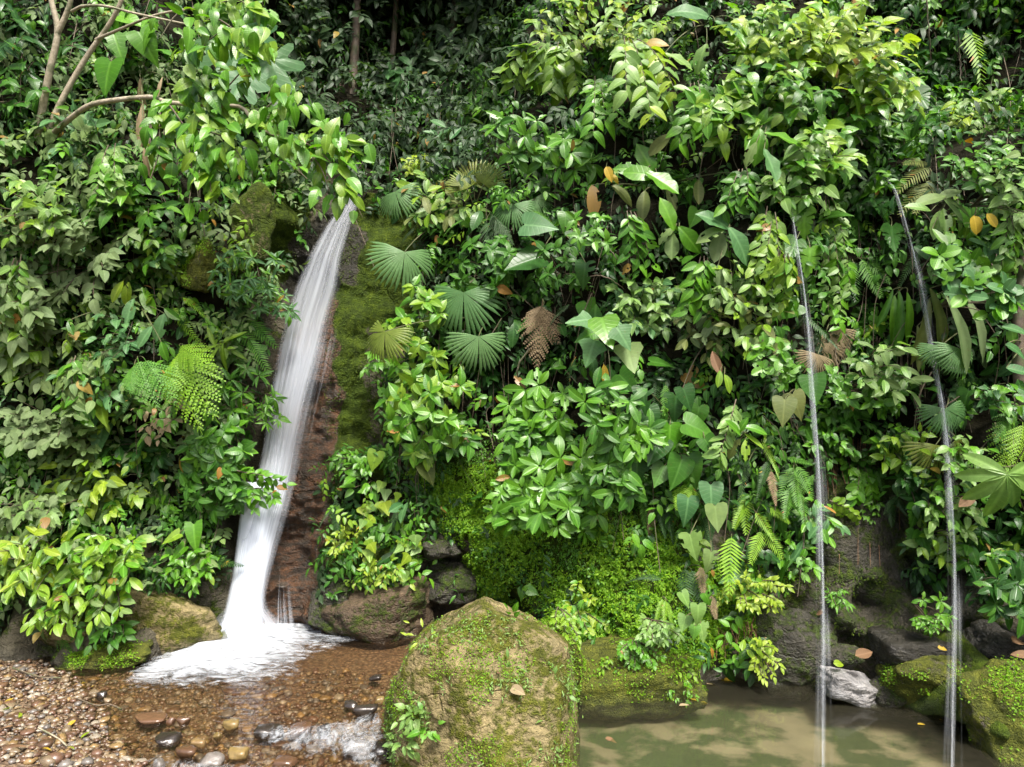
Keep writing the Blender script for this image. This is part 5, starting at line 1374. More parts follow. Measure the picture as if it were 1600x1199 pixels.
for x, y, rx, ry, mt, l in [(845,640,52,46,'fresh','glossy coffee-like shrub at the right of the dark hollow, its top tier'),(822,680,40,28,'mid','glossy shrub tier low at the right of the dark hollow'),(955,650,62,52,'mid','glossy coffee-like shrub under the three-pointed leaves'),(975,680,44,42,'fresh','glossy shrub tier with long hanging leaves left of the big heart leaf'),
                      (868,745,66,44,'fresh','bright glossy shrub overhanging the moss carpet, its left tier'),(880,790,62,44,'fresh','lowest bright glossy shrub hanging on the moss carpet'),(960,745,46,36,'mid','glossy shrub tier above the moss carpet right of the bright one'),(805,780,34,34,'fresh','small bright glossy shrub at the left end of the moss carpet')]:
    shrub(l, x, y, rx, ry, 'ellip', mt, 38, 54 if rx > 45 else 34, .6, 7, mode='whorl', mats=[mt, 'fresh', mt], stem='stem')
shrub('dark tuft of narrow pointed leaves above the small bright glossy shrub', 808, 728, 28, 30, 'lance', 'mid', 24, 40, .4, 6, mode='whorl')
shrub('dark leafy bush in the shadow at the back of the hollow', 760, 590, 50, 50, 'ovate', 'deep', 28, 60, .15, 8)
shrub('small-leaved bush in the shadow between the fan palms and the hollow', 770, 420, 50, 50, 'ovate', 'mid', 26, 60, .2, 9, mode='whorl')
leaves('big heart leaf with pale veins hanging in front of darker hearts', 'heart_leaf_plant', 'plant', [(1047,690,52,92,'fresh'),(1020,660,46,70),(1022,708,48,120),(1055,640,44,95),(1008,625,42,80),(1075,625,40,70)], 'heart', 'deep', .5, (1045,650), tilt=.25)
leaves('dark glossy heart leaves beside the five-leaved glossy plant', 'heart_leaf_plant', 'plant', [(1098,672,56,20),(1090,655,40,100),(1110,700,34,60)], 'heart', 'mid', .4, (1085,655), tilt=.4)
leaves('pair of folded dark heart leaves above the sword ferns', 'heart_leaf_plant', 'plant', [(1058,742,52,110),(1082,738,50,80),(1030,745,40,120),(995,745,44,95)], 'heart', 'mid', .4, (1060,710), tilt=.2)
leaves('light blue-green heart leaves stacked among the sword ferns', 'heart_leaf_plant', 'plant', [(1112,780,46,92,'blue'),(1074,800,44,98,'blue'),(1120,812,42,85,'dusty'),(1083,856,42,80,'pale'),(1110,880,34,100,'dusty')], 'heart', 'blue', .6, (1100,790), tilt=.25)
leaves('glossy plant of five spreading leaves right of the dark hearts', 'glossy_plant', 'plant', [(1148,668,38,-130),(1182,668,36,0),(1178,690,38,40,'bright'),(1165,704,34,95,'bright'),(1146,700,36,130,'olive'),(1160,665,30,-70)], 'ellip', 'fresh', .6, (1166,682), tilt=.6)
hanger('thin arching twig with pairs of pale leaves above the five-leaved glossy plant', 1150, 625, 1122, 720, 'ellip', 'pale', 26, 18, .8, 1, 4, 'arching_twig', 'twig')
fern('hanging sword fern with brown shaded fronds above the moss bank', [(1005,775,1012,835),(1018,790,1022,850,'fernold'),(1030,780,1042,842,'ferndark'),(1042,785,1060,848,'ferndark')], 'frond', 'fern', .4)
fern('bright yellow sword fern beside the stacked heart leaves', [(1070,755,1072,800),(1062,760,1060,795),(1080,758,1088,795)], 'frondwide', 'fernlite', .55)
fern('big bright sword fern frond standing out above the pool bank', [(1143,838,1146,918)], 'frondwide', 'fernlite', .75)
fern('long narrow dark fern fronds hanging in the shade right of the pale mound', [(1040,600,1044,665,'fern'),(1028,580,1030,640,'ferndark'),(975,640,968,700,'fern'),(940,700,938,745,'fern'),(922,705,918,735,'fernlite'),(960,700,960,740,'fern')], 'frond', 'fern', .4)
fern('sword fern arching toward the straighter thin fall', [(1190,690,1228,738),(1170,720,1160,780,'ferndark'),(1205,735,1215,790,'fernold'),(1200,720,1190,775,'ferndark')], 'frond', 'fernlite', .55)
fern('bushy bright fern cluster left of the straighter thin fall', [(1240,730,1225,775),(1240,735,1250,790),(1245,728,1275,770),(1235,760,1230,810),(1250,770,1265,815),(1230,715,1270,722)], 'frondwide', 'fern', .5)
fern('lime-tipped ferns in the bright bank above the pool', [(1160,770,1175,830),(1165,780,1150,825),(1180,800,1215,835),(1190,830,1175,880),(1195,830,1230,870),(1200,790,1235,815)], 'frondwide', 'fernlite', .5)
fern('grey and brown drooping ferns over the light hearts by the pool', [(1070,888,1078,945,'ferndark'),(1095,885,1102,930,'fernold'),(1080,890,1108,950,'ferndark'),(1112,930,1120,965,'fernold')], 'frondwide', 'ferndark', .5)
fern('small light fern hanging on the moss carpet near the pool bank', [(1036,935,1026,980),(1042,940,1056,978),(1040,938,1040,980)], 'frond', 'fernlite', .4)
leaves('cluster of light green heart leaves low over the pool', 'heart_leaf_plant', 'plant', [(1072,938,26,60),(1092,962,32,90),(1068,976,26,110),(1098,990,30,80),(1108,938,24,60,'fresh'),(1085,990,22,100,'fresh')], 'heart', 'pale', .55, (1090,955), tilt=.4)
leaves('fresh seedling of pointed leaves on the moss carpet under the hearts', 'seedling', 'plant', [(995,845,24,60),(1015,850,24,20),(990,858,20,110),(1002,862,22,90),(980,845,18,150)], 'ovate', 'fresh', .35, (1002,850), tilt=.6)
leaves('three small light leaves low on the moss carpet left', 'seedling', 'plant', [(815,930,18,100),(824,918,14,-60),(834,926,18,20)], 'heart', 'fresh', .25, (822,925), tilt=.5)
shrub('clover-like clump hanging above the green bulging rock in the pool', 1000, 1018, 36, 24, 'round', 'fresh', 12, 90, .35, 9)
shrub('light leafy weeds on the top of the green bulging rock', 1030, 985, 40, 20, 'drop', 'pale', 16, 60, .35, 7)
shrub('yellow-green weeds hanging at the right end of the pool bank', 1195, 1025, 24, 38, 'drop', 'lime', 13, 80, .35, 8)
shrub('leafy weeds where the huge boulder meets the moss bank', 900, 960, 46, 56, 'drop', 'lime', 17, 110, .3, 10, mats=['lime','fresh'])
shrub('tuft of bright weeds at the waterline right of the green bulging rock', 1068, 1080, 26, 14, 'drop', 'fresh', 13, 40, .35, 6)
shrub('lime weedy mat under the sword ferns above the pool', 1175, 930, 60, 30, 'small', 'lime', 14, 160, .3, 12)
# plants of the wet ledges right of the fall
leaves('single round heart leaf on the mossy pillar', 'heart_leaf_plant', 'plant', [(584,722,32,105)], 'heart', 'bright', .3, (580,740), tilt=.2)
leaves('drooping dull round leaf at the top of the moss carpet', 'heart_leaf_plant', 'plant', [(671,742,36,60)], 'heart', 'olive', .3, (668,730), tilt=.7)
fern('short upright fern frond between the light climbers of the mossy ledge', [(628,788,628,828),(618,790,606,800)], 'frond', 'fernlite', .35)
for x, y, n, l in [(606,780,7,'light climber of three-cornered leaves high on the mossy ledge'),(572,806,6,'light climber of three-cornered leaves at the left of the mossy ledge'),(636,850,10,'dense light climber of three-cornered leaves right of the upright fern'),(577,868,6,'light climber of three-cornered leaves low on the mossy ledge'),(642,888,5,'lowest light climber hanging off the mossy ledge')]:
    rgx = np.random.default_rng(x); leaves(l, 'climber', 'climber', [(x+rgx.uniform(-15, 15), y+rgx.uniform(-20, 20), rgx.uniform(17, 24), rgx.uniform(40, 140)) for _ in range(n)], 'tri', 'pale', .25, (x, y), tilt=.5, petr=.004, mats=['pale','bright','lime'])
shrub('leafy weed mat on the upper edge of the mossy ledge', 560, 725, 40, 22, 'drop', 'fresh', 14, 60, .12, 7)
shrub('leafy weed mat hanging from the lower mossy ledge', 600, 895, 50, 26, 'drop', 'bright', 15, 110, .25, 10, mats=['bright','fresh','lime'])
shrub('yellowish clump of weeds on the left of the mossy ledge', 540, 850, 26, 26, 'drop', 'lime', 13, 60, .15, 7)
shrub('pair of toothed leaves on the upper mossy ledge', 575, 755, 30, 16, 'ovate', 'fresh', 30, 8, .3, 3)

# ---------------- right side
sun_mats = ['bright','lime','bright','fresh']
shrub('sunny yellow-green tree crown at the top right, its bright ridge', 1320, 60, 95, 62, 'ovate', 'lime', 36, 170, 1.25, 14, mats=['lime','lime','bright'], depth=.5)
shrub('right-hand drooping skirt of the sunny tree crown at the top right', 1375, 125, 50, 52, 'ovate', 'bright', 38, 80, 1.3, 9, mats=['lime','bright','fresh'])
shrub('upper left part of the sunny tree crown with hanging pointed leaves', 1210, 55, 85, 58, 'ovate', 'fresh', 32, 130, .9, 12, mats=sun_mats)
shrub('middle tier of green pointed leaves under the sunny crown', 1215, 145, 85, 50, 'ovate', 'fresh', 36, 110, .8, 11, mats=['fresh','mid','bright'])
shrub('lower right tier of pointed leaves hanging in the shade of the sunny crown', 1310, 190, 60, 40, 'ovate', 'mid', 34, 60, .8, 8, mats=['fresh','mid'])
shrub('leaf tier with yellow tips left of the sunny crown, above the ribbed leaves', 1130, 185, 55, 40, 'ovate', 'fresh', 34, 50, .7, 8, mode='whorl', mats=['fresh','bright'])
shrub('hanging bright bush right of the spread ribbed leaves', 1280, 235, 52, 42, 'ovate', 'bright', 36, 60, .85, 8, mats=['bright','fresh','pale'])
shrub('drooping green bush over the top of the straighter thin fall', 1245, 285, 50, 44, 'ovate', 'fresh', 32, 56, .75, 8, mats=['fresh','pale'])
leaves('pair of plain heart leaves beside the hanging bright bush', 'heart_leaf_plant', 'plant', [(1324,272,34,95),(1298,278,32,110),(1305,230,34,100,'olive'),(1335,160,40,80,'olive')], 'heart', 'mid', .6, (1315,255), tilt=.25)
leaves('split-leaf climber behind the top of the straighter thin fall', 'split_leaf_climber', 'climber', [(1258,350,48,80),(1244,334,36,110),(1265,410,46,95),(1236,392,42,120)], 'monst', 'fresh', .35, (1250,360), tilt=.4, mats=['fresh','mid'])
hanger('trailing vine of pale leaves right of the straighter thin fall', 1294, 315, 1312, 505, 'ovate', 'pale', 24, 66, .6, 3, 16, 'trailing_vine', 'vine', mats=['pale','pale','fresh'])
hanger('bright trailing vine left of the straighter thin fall', 1205, 330, 1195, 445, 'ovate', 'bright', 26, 44, .7, 3, 20, 'trailing_vine', 'vine', mats=['bright','pale'])
shrub('glossy dark whorls of long leaves in the gap under the dark forest', 1395, 235, 55, 55, 'lance', 'mid', 50, 48, .45, 7, mode='whorl', mats=['mid','fresh','deep'])
leaves('dark perforated leaves in the shadow beside the right thin fall top', 'split_leaf_climber', 'climber', [(1383,330,44,60),(1395,375,44,90),(1365,318,36,140),(1440,155,44,80)], 'monst', 'deep', .3, (1385,340))
leaves('dark veined heart leaf at the edge of the dark forest', 'heart_leaf_plant', 'plant', [(1443,170,44,95),(1475,180,40,60),(1465,120,36,70)], 'heart', 'deep', .5, (1455,150))
fern('dark green feather fern between the two thin falls', [(1332,408,1350,462,'ferndark'),(1345,405,1382,462),(1335,415,1325,450),(1355,405,1395,440)], 'frondwide', 'fern', .45)
fern('olive lacy ferns at the top of the right thin fall', [(1452,262,1408,285),(1450,255,1415,252),(1455,285,1412,318),(1458,280,1432,330)], 'frondwide', 'olive', .4)
fern('single long bright frond hanging in the dark forest at the upper right', [(1512,44,1556,112)], 'frondwide', 'fernlite', .6, lab=None)
leaves('whorl of long dull pale leaves right of the right thin fall top', 'whorled_plant', 'plant', [(1455,310,56,170),(1440,322,40,200),(1490,330,46,60),(1478,345,48,95),(1500,318,50,20),(1465,350,50,110),(1482,300,40,-40),(1468,372,40,70,'pale')], 'ellip', 'dusty', .8, (1475,322), tilt=.6, mats=['dusty','pale'])
leaves('two yellow dying leaves on the right', 'yellow_leaf', 'leaf', [(1526,351,30,80),(1550,345,26,60)], 'round', 'yellow', .9, (1545,335), petr=.004)
shrub('sun-bleached pale bush with whitish leaves and dry flower stalks at the right', 1530, 185, 66, 44, 'ovate', 'pale', 24, 110, .75, 11, mats=['pale','lime','dusty','pale'])
shrub('green leafy bush under the whitish-leaved bush at the right', 1545, 255, 58, 40, 'ellip', 'fresh', 32, 56, .65, 8, mats=['fresh','mid'])
shrub('pale dusty fernlike bush at the very right edge, upper part', 1592, 285, 32, 55, 'ovate', 'dusty', 30, 46, .8, 7, mats=['dusty','pale'])
shrub('bush of round blue-green leaves right of the right thin fall', 1500, 412, 56, 34, 'round', 'blue', 36, 30, .85, 6, mode='whorl', mats=['fresh','blue'])
shrub('lower bunch of round blue-green leaves above the hanging strap leaves', 1548, 460, 50, 32, 'round', 'blue', 34, 30, .95, 6, mode='whorl', mats=['blue','fresh'])
leaves('hanging strap leaves of a big bird nest fern right of the right thin fall', 'bird_nest_fern', 'fern', [(1450,515,100,98,'olive'),(1478,500,110,70,'olive'),(1512,515,120,65,'dustier'),(1540,500,110,55,'dustier'),(1440,540,70,92,'olive')], 'strap', 'olive', .5, (1505,450), tilt=.2)
leaves('upright strap leaves of a bird nest fern left of the right thin fall', 'bird_nest_fern', 'fern', [(1412,500,100,92,'mid'),(1398,500,86,100,'fresh'),(1388,480,60,110,'mid'),(1425,490,70,85,'fresh')], 'strap', 'fresh', .45, (1408,452), tilt=.2)
leaves('fan palm leaf under the hanging strap leaves', 'fan_palm', 'palm', [(1500,548,66,88),(1468,545,50,110)], 'fan', 'palm', .6, (1500,520), tilt=.45, attach=.42)
leaves('fan palm with bright fans crossed by the right thin fall, the upper pair', 'fan_palm', 'palm', [(1478,642,66,85),(1500,640,56,60)], 'fan', 'palm', .3, (1478,620), tilt=.5, attach=.42)
leaves('fan palm with a yellowing drooping fan, lower of those at the right thin fall', 'fan_palm', 'palm', [(1462,700,74,100),(1495,690,50,60)], 'fanthin', 'palmyel', .35, (1470,675), tilt=.45, attach=.4)
shrub('wilted pale bush with one dry flower between the thin falls', 1385, 575, 42, 52, 'ellip', 'dusty', 36, 40, .65, 7, mats=['dusty','pale','dusty'])
shrub('dark narrow-leaved bush above the wet dark rock', 1350, 605, 70, 36, 'ovate', 'mid', 24, 90, .4, 10, mode='whorl', mats=['mid','fresh'])
shrub('dark small-leaved curtain left of the wet dark rock top', 1320, 645, 40, 24, 'ovate', 'mid', 22, 40, .35, 6)
leaves('dead brown palm fronds hanging behind the straighter thin fall', 'dead_palm_leaf', 'dead leaf', [(1288,545,70,98),(1300,530,70,92),(1276,560,50,110),(1310,520,56,85)], 'fanthin', 'straw', .3, (1305,480), tilt=.15, attach=.3)
leaves('two yellowing large heart leaves beside the straighter thin fall', 'heart_leaf_plant', 'plant', [(1225,645,44,100),(1248,635,42,70),(1272,612,46,85,'mid')], 'heart', 'olive', .5, (1240,610), tilt=.25)
shrub('leafy light bush left of the yellowing palm fan', 1415, 700, 46, 42, 'ovate', 'fresh', 24, 60, .45, 8, mats=['fresh','bright'])
shrub('light bush right of the yellowing palm fan with a withered leaf', 1510, 715, 40, 36, 'ovate', 'fresh', 24, 46, .45, 7, mats=['fresh','pale'])
shrub('pointed-leaf bush crossed by the right thin fall at mid height', 1490, 790, 48, 36, 'ovate', 'pale', 26, 56, .4, 8, mats=['fresh','pale'])
shrub('yellow-green drooping bush crossed by the right thin fall, lowest', 1475, 850, 44, 34, 'ovate', 'bright', 28, 40, .45, 7, mats=['bright','pale'])
leaves('curled withered brown leaf beside the right thin fall', 'dead_leaf', 'dead leaf', [(1514,780,36,160)], 'big', 'brown', .7, (1530,775), petr=.004)
leaves('big fingered leaf of a pale umbrella plant at the right edge', 'umbrella_plant', 'plant', [(1570,778,96,100),(1592,760,70,60)], 'palmate', 'pale', .7, (1590,740), tilt=.5)
fern('light ferns at the right edge above the umbrella plant', [(1575,650,1585,740),(1590,640,1560,690,'fern'),(1598,660,1604,720)], 'bifrond', 'fernlite', .55)
shrub('leafy bush at the right edge above the light ferns', 1570, 620, 36, 32, 'ovate', 'blue', 30, 30, .6, 6, mats=['fresh','blue'])
leaves('broad pale leaves at the right edge beside the brown trunk', 'broad_leaf_plant', 'plant', [(1590,514,44,10),(1592,545,40,20),(1594,580,40,15)], 'ovate', 'blue', .9, (1600,545), tilt=.6)
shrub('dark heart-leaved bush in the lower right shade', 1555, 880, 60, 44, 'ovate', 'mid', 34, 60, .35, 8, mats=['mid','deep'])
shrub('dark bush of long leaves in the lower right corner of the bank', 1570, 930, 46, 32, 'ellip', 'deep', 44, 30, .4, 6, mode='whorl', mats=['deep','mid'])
leaves('glossy dark split leaves right of the wet dark rock', 'split_leaf_climber', 'climber', [(1430,808,36,100),(1445,850,38,80),(1425,845,30,120)], 'monst', 'mid', .35, (1435,820))
shrub('small glossy creeper hanging on the wet dark rock, upper part', 1340, 720, 38, 28, 'round', 'mid', 20, 40, .2, 6, mats=['mid','fresh'])
hanger('glossy leafy creeper hanging down the middle of the wet dark rock', 1345, 730, 1350, 790, 'round', 'fresh', 20, 26, .3, 2, 16, 'creeper', 'vine')
hanger('yellow-green creeper on the lower left of the wet dark rock', 1300, 785, 1330, 815, 'round', 'bright', 16, 16, .3, 2, 12, 'creeper', 'vine')
fern('pale little fern and dead leaf on the wet dark rock', [(1370,735,1388,770),(1370,738,1360,765)], 'frondwide', 'fern', .3)
fern('ferny tuft at the right rim of the wet dark rock', [(1390,780,1400,820),(1400,778,1420,805),(1405,776,1390,800)], 'frondwide', 'ferndark', .35)
shrub('leafy tuft on the left rim of the wet dark rock behind the thin fall', 1285, 810, 32, 34, 'ellip', 'blue', 30, 24, .35, 5, mats=['fresh','blue'])
shrub('glossy small plant low at the left foot of the wet dark rock', 1248, 870, 30, 28, 'ovate', 'fresh', 22, 30, .35, 5)
shrub('fresh small plant with upright leaves between the wet rock and the right thin fall', 1455, 955, 26, 24, 'ellip', 'fresh', 22, 22, .3, 5, mode='whorl')
shrub('low bright weed cushion at the foot of the upright small plant', 1455, 975, 24, 10, 'small', 'fresh', 10, 70, .25, 6)
shrub('dark bush in the shade right of the wet dark rock', 1440, 750, 40, 50, 'ovate', 'deep', 26, 50, .2, 7)
shrub('shaded fern-green bush above the dark long-leaf bush', 1540, 830, 44, 30, 'lance', 'deep', 30, 50, .25, 7, mode='whorl')
shrub('hanging leafy fringe over the upper left of the wet dark rock', 1300, 690, 40, 30, 'drop', 'mid', 20, 60, .35, 8, mats=['mid','fresh'])
shrub('hanging leafy fringe over the upper right of the wet dark rock', 1400, 690, 46, 34, 'drop', 'mid', 20, 70, .35, 8, mats=['mid','deep','fresh'])
shrub('mossy weed tuft in the middle of the wet dark rock', 1360, 800, 22, 26, 'small', 'fresh', 11, 70, .12, 7)
shrub('small fern-like weed tuft low on the wet dark rock', 1310, 935, 26, 16, 'smalllance', 'fresh', 13, 50, .12, 6)
for lab, x0, y0, x1, y1, mt, n in [('loose drooping spray between the two drooping pale twigs of the top centre', 935, 120, 945, 215, 'fresh', 30),('drooping leafy spray below the pale ribbed leaves', 1085, 130, 1080, 245, 'fresh', 36),('drooping spray over the shade right of the holed brownish leaves', 1160, 265, 1150, 330, 'mid', 26),
   ('thin drooping spray in front of the dark forest left of the pale twigs', 762, 95, 748, 190, 'mid', 28),('hanging spray beside the split-leaf climber', 1225, 400, 1220, 490, 'bright', 30),('drooping spray at the right end of the sunny crown', 1405, 110, 1418, 205, 'bright', 34),
   ('hanging spray over the dark shade above the pale mound', 985, 330, 1000, 425, 'mid', 28),('drooping spray at the left of the forest gap under the lobed leaves', 445, 120, 430, 215, 'fresh', 30),('drooping spray across the dusty bushes under the pale bough', 175, 230, 168, 320, 'pale', 34),('long leafy vine hanging at the left edge through the dusty bushes', 28, 400, 24, 540, 'pale', 44),
   ('leafy vine hanging over the dark gap of the left bank', 118, 560, 112, 660, 'dusty', 30),('leafy vine hanging under the wavy big leaves', 1100, 400, 1092, 500, 'fresh', 28),('leafy vine hanging at the right edge below the pale dusty bush', 1578, 330, 1580, 430, 'pale', 32)]:
    hanger(lab, x0, y0, x1, y1, 'ovate', mt, 28, n, .85, 3, 18, 'hanging_spray', 'vine', mats=[mt, mt, 'fresh'])
shrub('leafy weeds over the mossy rock shoulder behind the huge boulder', 880, 985, 34, 26, 'drop', 'bright', 14, 60, .9, 7, Y=7.7, mats=['bright', 'mossleaf'])
shrub('ferny green weeds hanging over the front of the green bulging rock', 960, 1045, 40, 24, 'drop', 'fresh', 12, 80, .3, 8, Y=8.25, mats=['bright', 'mossleaf', 'fresh'])
shrub('light leafy weeds on the right flank of the green bulging rock', 1055, 1045, 30, 22, 'drop', 'bright', 13, 60, .3, 7, Y=8.3, mats=['bright', 'mossleaf'])
# ================================================================== FOREST TREES, LIANAS, LITTER
def foresttree(label, px, py, Y, h, r, crown, seed, mat='shade', lean=.2):
    rg = np.random.default_rng(seed); b = P(px, py, Y); b[2] -= .3
    t = thing('forest_tree', label, 'tree', b)
    top = b+np.array([lean, .3, h]); c = polyline([b, (b+top)/2+rg.normal(size=3)*.12, top], 14)
    V, Q, U = tube(c-b, np.linspace(r, r*.45, 14), 8); link('trunk', mesh_np('trunk', V, [Q], M['bark'], U), t)
    J = Join(); ps = []
    for k in range(7):
        a = rg.uniform(0, 6.28); s = c[rg.integers(6, 13)]; e = s+np.array([math.cos(a), math.sin(a)*.8, rg.uniform(.1, .8)])*crown*rg.uniform(.5, .95)
        cc = bez(s, (s+e)/2+UP*.3, e, 8); V, Q, U = tube(cc-b, np.linspace(r*.35, .012, 8), 5); J.add(V, Q)
        for u in range(10): ps.append((cc[rg.integers(3, 8)]+rg.normal(size=3)*.3*crown, .34*crown))
    link('limb', J.mesh('limb', M['bark']), t)['kind'] = 'stuff'
    P0 = []
    for q, rad in ps: P0.append(q+rg.normal(size=(34, 3))*rad*.55)
    P0 = np.concatenate(P0); n = len(P0)
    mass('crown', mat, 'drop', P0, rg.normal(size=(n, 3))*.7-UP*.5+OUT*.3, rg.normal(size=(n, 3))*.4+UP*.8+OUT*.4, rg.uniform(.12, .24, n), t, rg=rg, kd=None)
foresttree('thin grey-trunked tree standing in the dark forest above the waterfall', 548, 150, 13.6, 4.2, .09, 1.5, 1, lean=.05)
foresttree('dark slender tree in the forest gap right of the grey-trunked one', 605, 170, 14.2, 4.5, .07, 1.4, 2, lean=.25)
foresttree('shaded forest tree behind the whorled shrubs', 700, 120, 14.3, 4.0, .08, 1.6, 3, lean=-.2)
foresttree('shaded forest tree behind the drooping pale twigs', 830, 110, 13.4, 3.8, .07, 1.5, 4)
foresttree('leafy forest tree at the top edge left of the gap', 455, 60, 13.8, 3.2, .08, 1.5, 5)
foresttree('dark tree behind the sunny crown at the upper right', 1440, 120, 12.6, 3.8, .08, 1.5, 6, 'deep')
foresttree('dark tree at the far upper right behind the long bright frond', 1560, 90, 12.2, 3.6, .09, 1.5, 7, 'deep')
foresttree('dark tree above the upper left corner bush', 30, 10, 11.6, 2.6, .08, 1.4, 8, 'deep')
foresttree('forest tree whose crown closes the top of the centre gap', 640, 40, 16.2, 3.2, .1, 1.9, 9)
foresttree('forest tree whose crown leans over the waterfall gap from behind', 540, 30, 16.0, 3.6, .1, 1.9, 10)
tr = P(1596, 620, 8.55)
edge_tree = thing('old_tree', 'rough brown tree trunk at the right edge behind the broad pale leaves', 'tree', tr)
c = polyline([P(1598,660,8.5),P(1592,560,8.45),P(1594,470,8.45),P(1606,380,8.5)], 14); V, Q, U = tube(c-tr, np.linspace(.07, .05, 14), 8)
link('trunk', mesh_np('trunk', V, [Q], M['bark'], U), edge_tree)

def stick(label, pts, r, mat, name='liana', cat='vine', group=None):
    w = np.array([P(*q) for q in pts]); c = polyline(w, 22)
    c = c+np.random.default_rng(len(label)).normal(size=c.shape)*r*.5
    V, Q, U = tube(c-w[0], np.linspace(r, r*.6, 22), 6)
    return tag(link(name, mesh_np(name, V, [Q], M[mat], U), loc=w[0]), label, cat, group)
def H(x, y, o): return (x, y, hitY(x, y)[0]-o)
stick('pale bent stem hanging from the sunny crown at the upper right', [H(1305,105,.9),H(1316,150,.7),(1330,195,9.9),(1348,228,9.7)], .018, 'bark_pale')
stick('bare pale stick hanging at the right of the dark hollow', [H(826,545,.55),H(810,575,.6),H(807,620,.65),H(805,672,.7)], .014, 'bark_pale', 'dry_stick', 'stick')
stick('thin dark liana hanging in the dark forest at the upper right, left one', [H(1448,0,.6),H(1452,60,.6),H(1455,95,.6)], .010, 'twig')
stick('thin liana hanging in the dark forest beside the long bright frond', [H(1498,50,.5),H(1500,100,.5),H(1504,150,.6)], .012, 'bark')
stick('long bent twig leaning over the dark hollow from the pale mound', [H(900,452,.3),H(925,432,.6),H(950,435,.7),H(975,452,.6)], .009, 'twig', 'bent_twig', 'twig')
stick('thin twig crossing the shade above the pale mound', [H(950,385,.5),H(970,415,.5),H(988,440,.5)], .007, 'twig', 'bent_twig', 'twig')
stick('grey dry stick in the dust bushes above the bright left bush', [H(35,865,.5),H(60,845,.6),H(80,825,.6)], .011, 'bark_pale', 'dry_stick', 'stick')
stick('curved bare twig hanging before the brown hollow of the left bank', [H(185,748,.4),H(205,742,.5),H(225,740,.5)], .007, 'bark_pale', 'bent_twig', 'twig')
stick('dry twig standing out left of the right thin fall', [H(1470,805,.4),H(1482,785,.6),H(1490,775,.7)], .008, 'bark_pale', 'dry_stick', 'stick')
# hanging roots
rg = np.random.default_rng(77)
for lab, x, y0, y1, n, w, mt in [('red-brown roots hanging down the middle of the wet dark rock', 1345, 690, 900, 16, 16, 'root'),('red-brown roots hanging at the upper left of the wet dark rock', 1318, 700, 790, 12, 12, 'root'),('thin dry roots hanging from the shade into the dark hollow', 780, 560, 700, 14, 40, 'twig'),
                                 ('brown moss roots hanging from the bright bank over the pool, right', 1165, 970, 1030, 14, 10, 'root'),('brown moss roots hanging from the bright bank over the pool, left', 1130, 985, 1035, 10, 8, 'root'),('dry roots hanging in the shade between the thin falls', 1400, 520, 640, 12, 40, 'twig'),
                                 ('long thin roots hanging under the tree boughs by the dead palm strip', 255, 170, 280, 12, 26, 'twig'),('thin roots hanging in the shade under the waterfall-side forest', 520, 120, 220, 12, 24, 'twig'),('dry roots in the dark upper right forest', 1450, 20, 150, 16, 60, 'twig'),('dark roots hanging in the shade under the sunny crown', 1330, 300, 420, 12, 30, 'twig')]:
    J = Join(); a0 = P(*H(x, y0, .15))
    for k in range(n):
        xx = x+rg.normal()*w; l = rg.uniform(.4, 1.); A = P(*H(xx, y0+rg.uniform(-8, 15), .12)); B = P(*H(xx+rg.normal()*6, y0+(y1-y0)*l, .14)); B[1] = min(B[1], A[1]+.1)
        V, Q, U = tube(polyline([A, (A+B)/2+rg.normal(size=3)*.03, B], 9)-a0, np.linspace(.006, .003, 9), 4); J.add(V, Q)
    tag(link('hanging_roots', J.mesh('hanging_roots', M[mt]), loc=a0), lab, 'roots')

# leaves lying about
def litter(label, px, py, l, ang, mat, z=None, Y=None, sh='ovate', name='fallen_leaf', tiltn=(0, 0, 1)):
    rg = nextrg()
    if Y is None:
        X, Y2 = gp(px, py, z or .012); p = np.array([X, Y2, z or .012])
    else: p = P(px, py, Y)
    L = l*p[1]/F
    me = shape_mesh(sh, int(rg.integers(len(SH[sh]))), mat)
    d = np.array([math.cos(R(ang)), math.sin(R(ang)), .05])
    o = link(name, me, M=basis(p-d*L*.5, d, np.array(tiltn, float)+rg.normal(size=3)*.12, L))
    tag(o, label, 'leaf')
for a in [('bright yellow leaf floating at the far end of the pool',1141,1062,20,10,'yellow'),('long yellow-orange leaf floating left of the bright yellow one',1126,1060,18,30,'yellow'),('pale beige leaf floating beside the yellow leaves',1113,1067,24,15,'straw'),('orange leaf floating under the bank weeds',1094,1073,12,80,'brown'),
          ('orange leaf at the waterline right of the green bulging rock',1083,1092,14,-20,'yellow'),('small yellow leaf afloat near the green bulging rock',1101,1097,10,0,'yellow'),('straw leaf afloat at the foot of the green bulging rock',1070,1102,18,10,'straw'),('orange leaf afloat by the right side of the huge boulder',902,1086,14,-20,'yellow'),
          ('brown-orange leaf drifting in the middle of the pool',955,1154,18,-5,'brown'),('small yellow leaf afloat under the mossy shelf',1440,1132,12,-10,'yellow'),('tiny yellow leaf afloat near the mossy shelf',1471,1124,7,20,'yellow'),('tiny green leaf afloat before the pale slab',1341,1098,9,10,'lime'),('brown leaf at the foot of the pale slab',1388,1098,12,0,'brown'),
          ('green leaf lying on the gravel bank',69,1106,13,20,'lime'),('dark red leaf lying on the gravel bank',33,1112,12,50,'brown'),('yellow leaf lying low on the gravel bank',50,1195,12,80,'yellow'),('lime leaf lying on the stream edge of the gravel bank',68,1144,12,10,'lime'),('green leaf caught at the upper edge of the gravel',66,1066,12,60,'lime')]:
    litter(*a)
litter('big curled brown leaf stuck above the pale slab', 1352, 1022, 36, 15, 'brown', Y=8.1, sh='ovate', tiltn=(0, -.7, .6))
litter('lime leaf stuck on the small stone above the pale slab', 1312, 1036, 20, 5, 'lime', Y=8.15, tiltn=(0, -.7, .6))
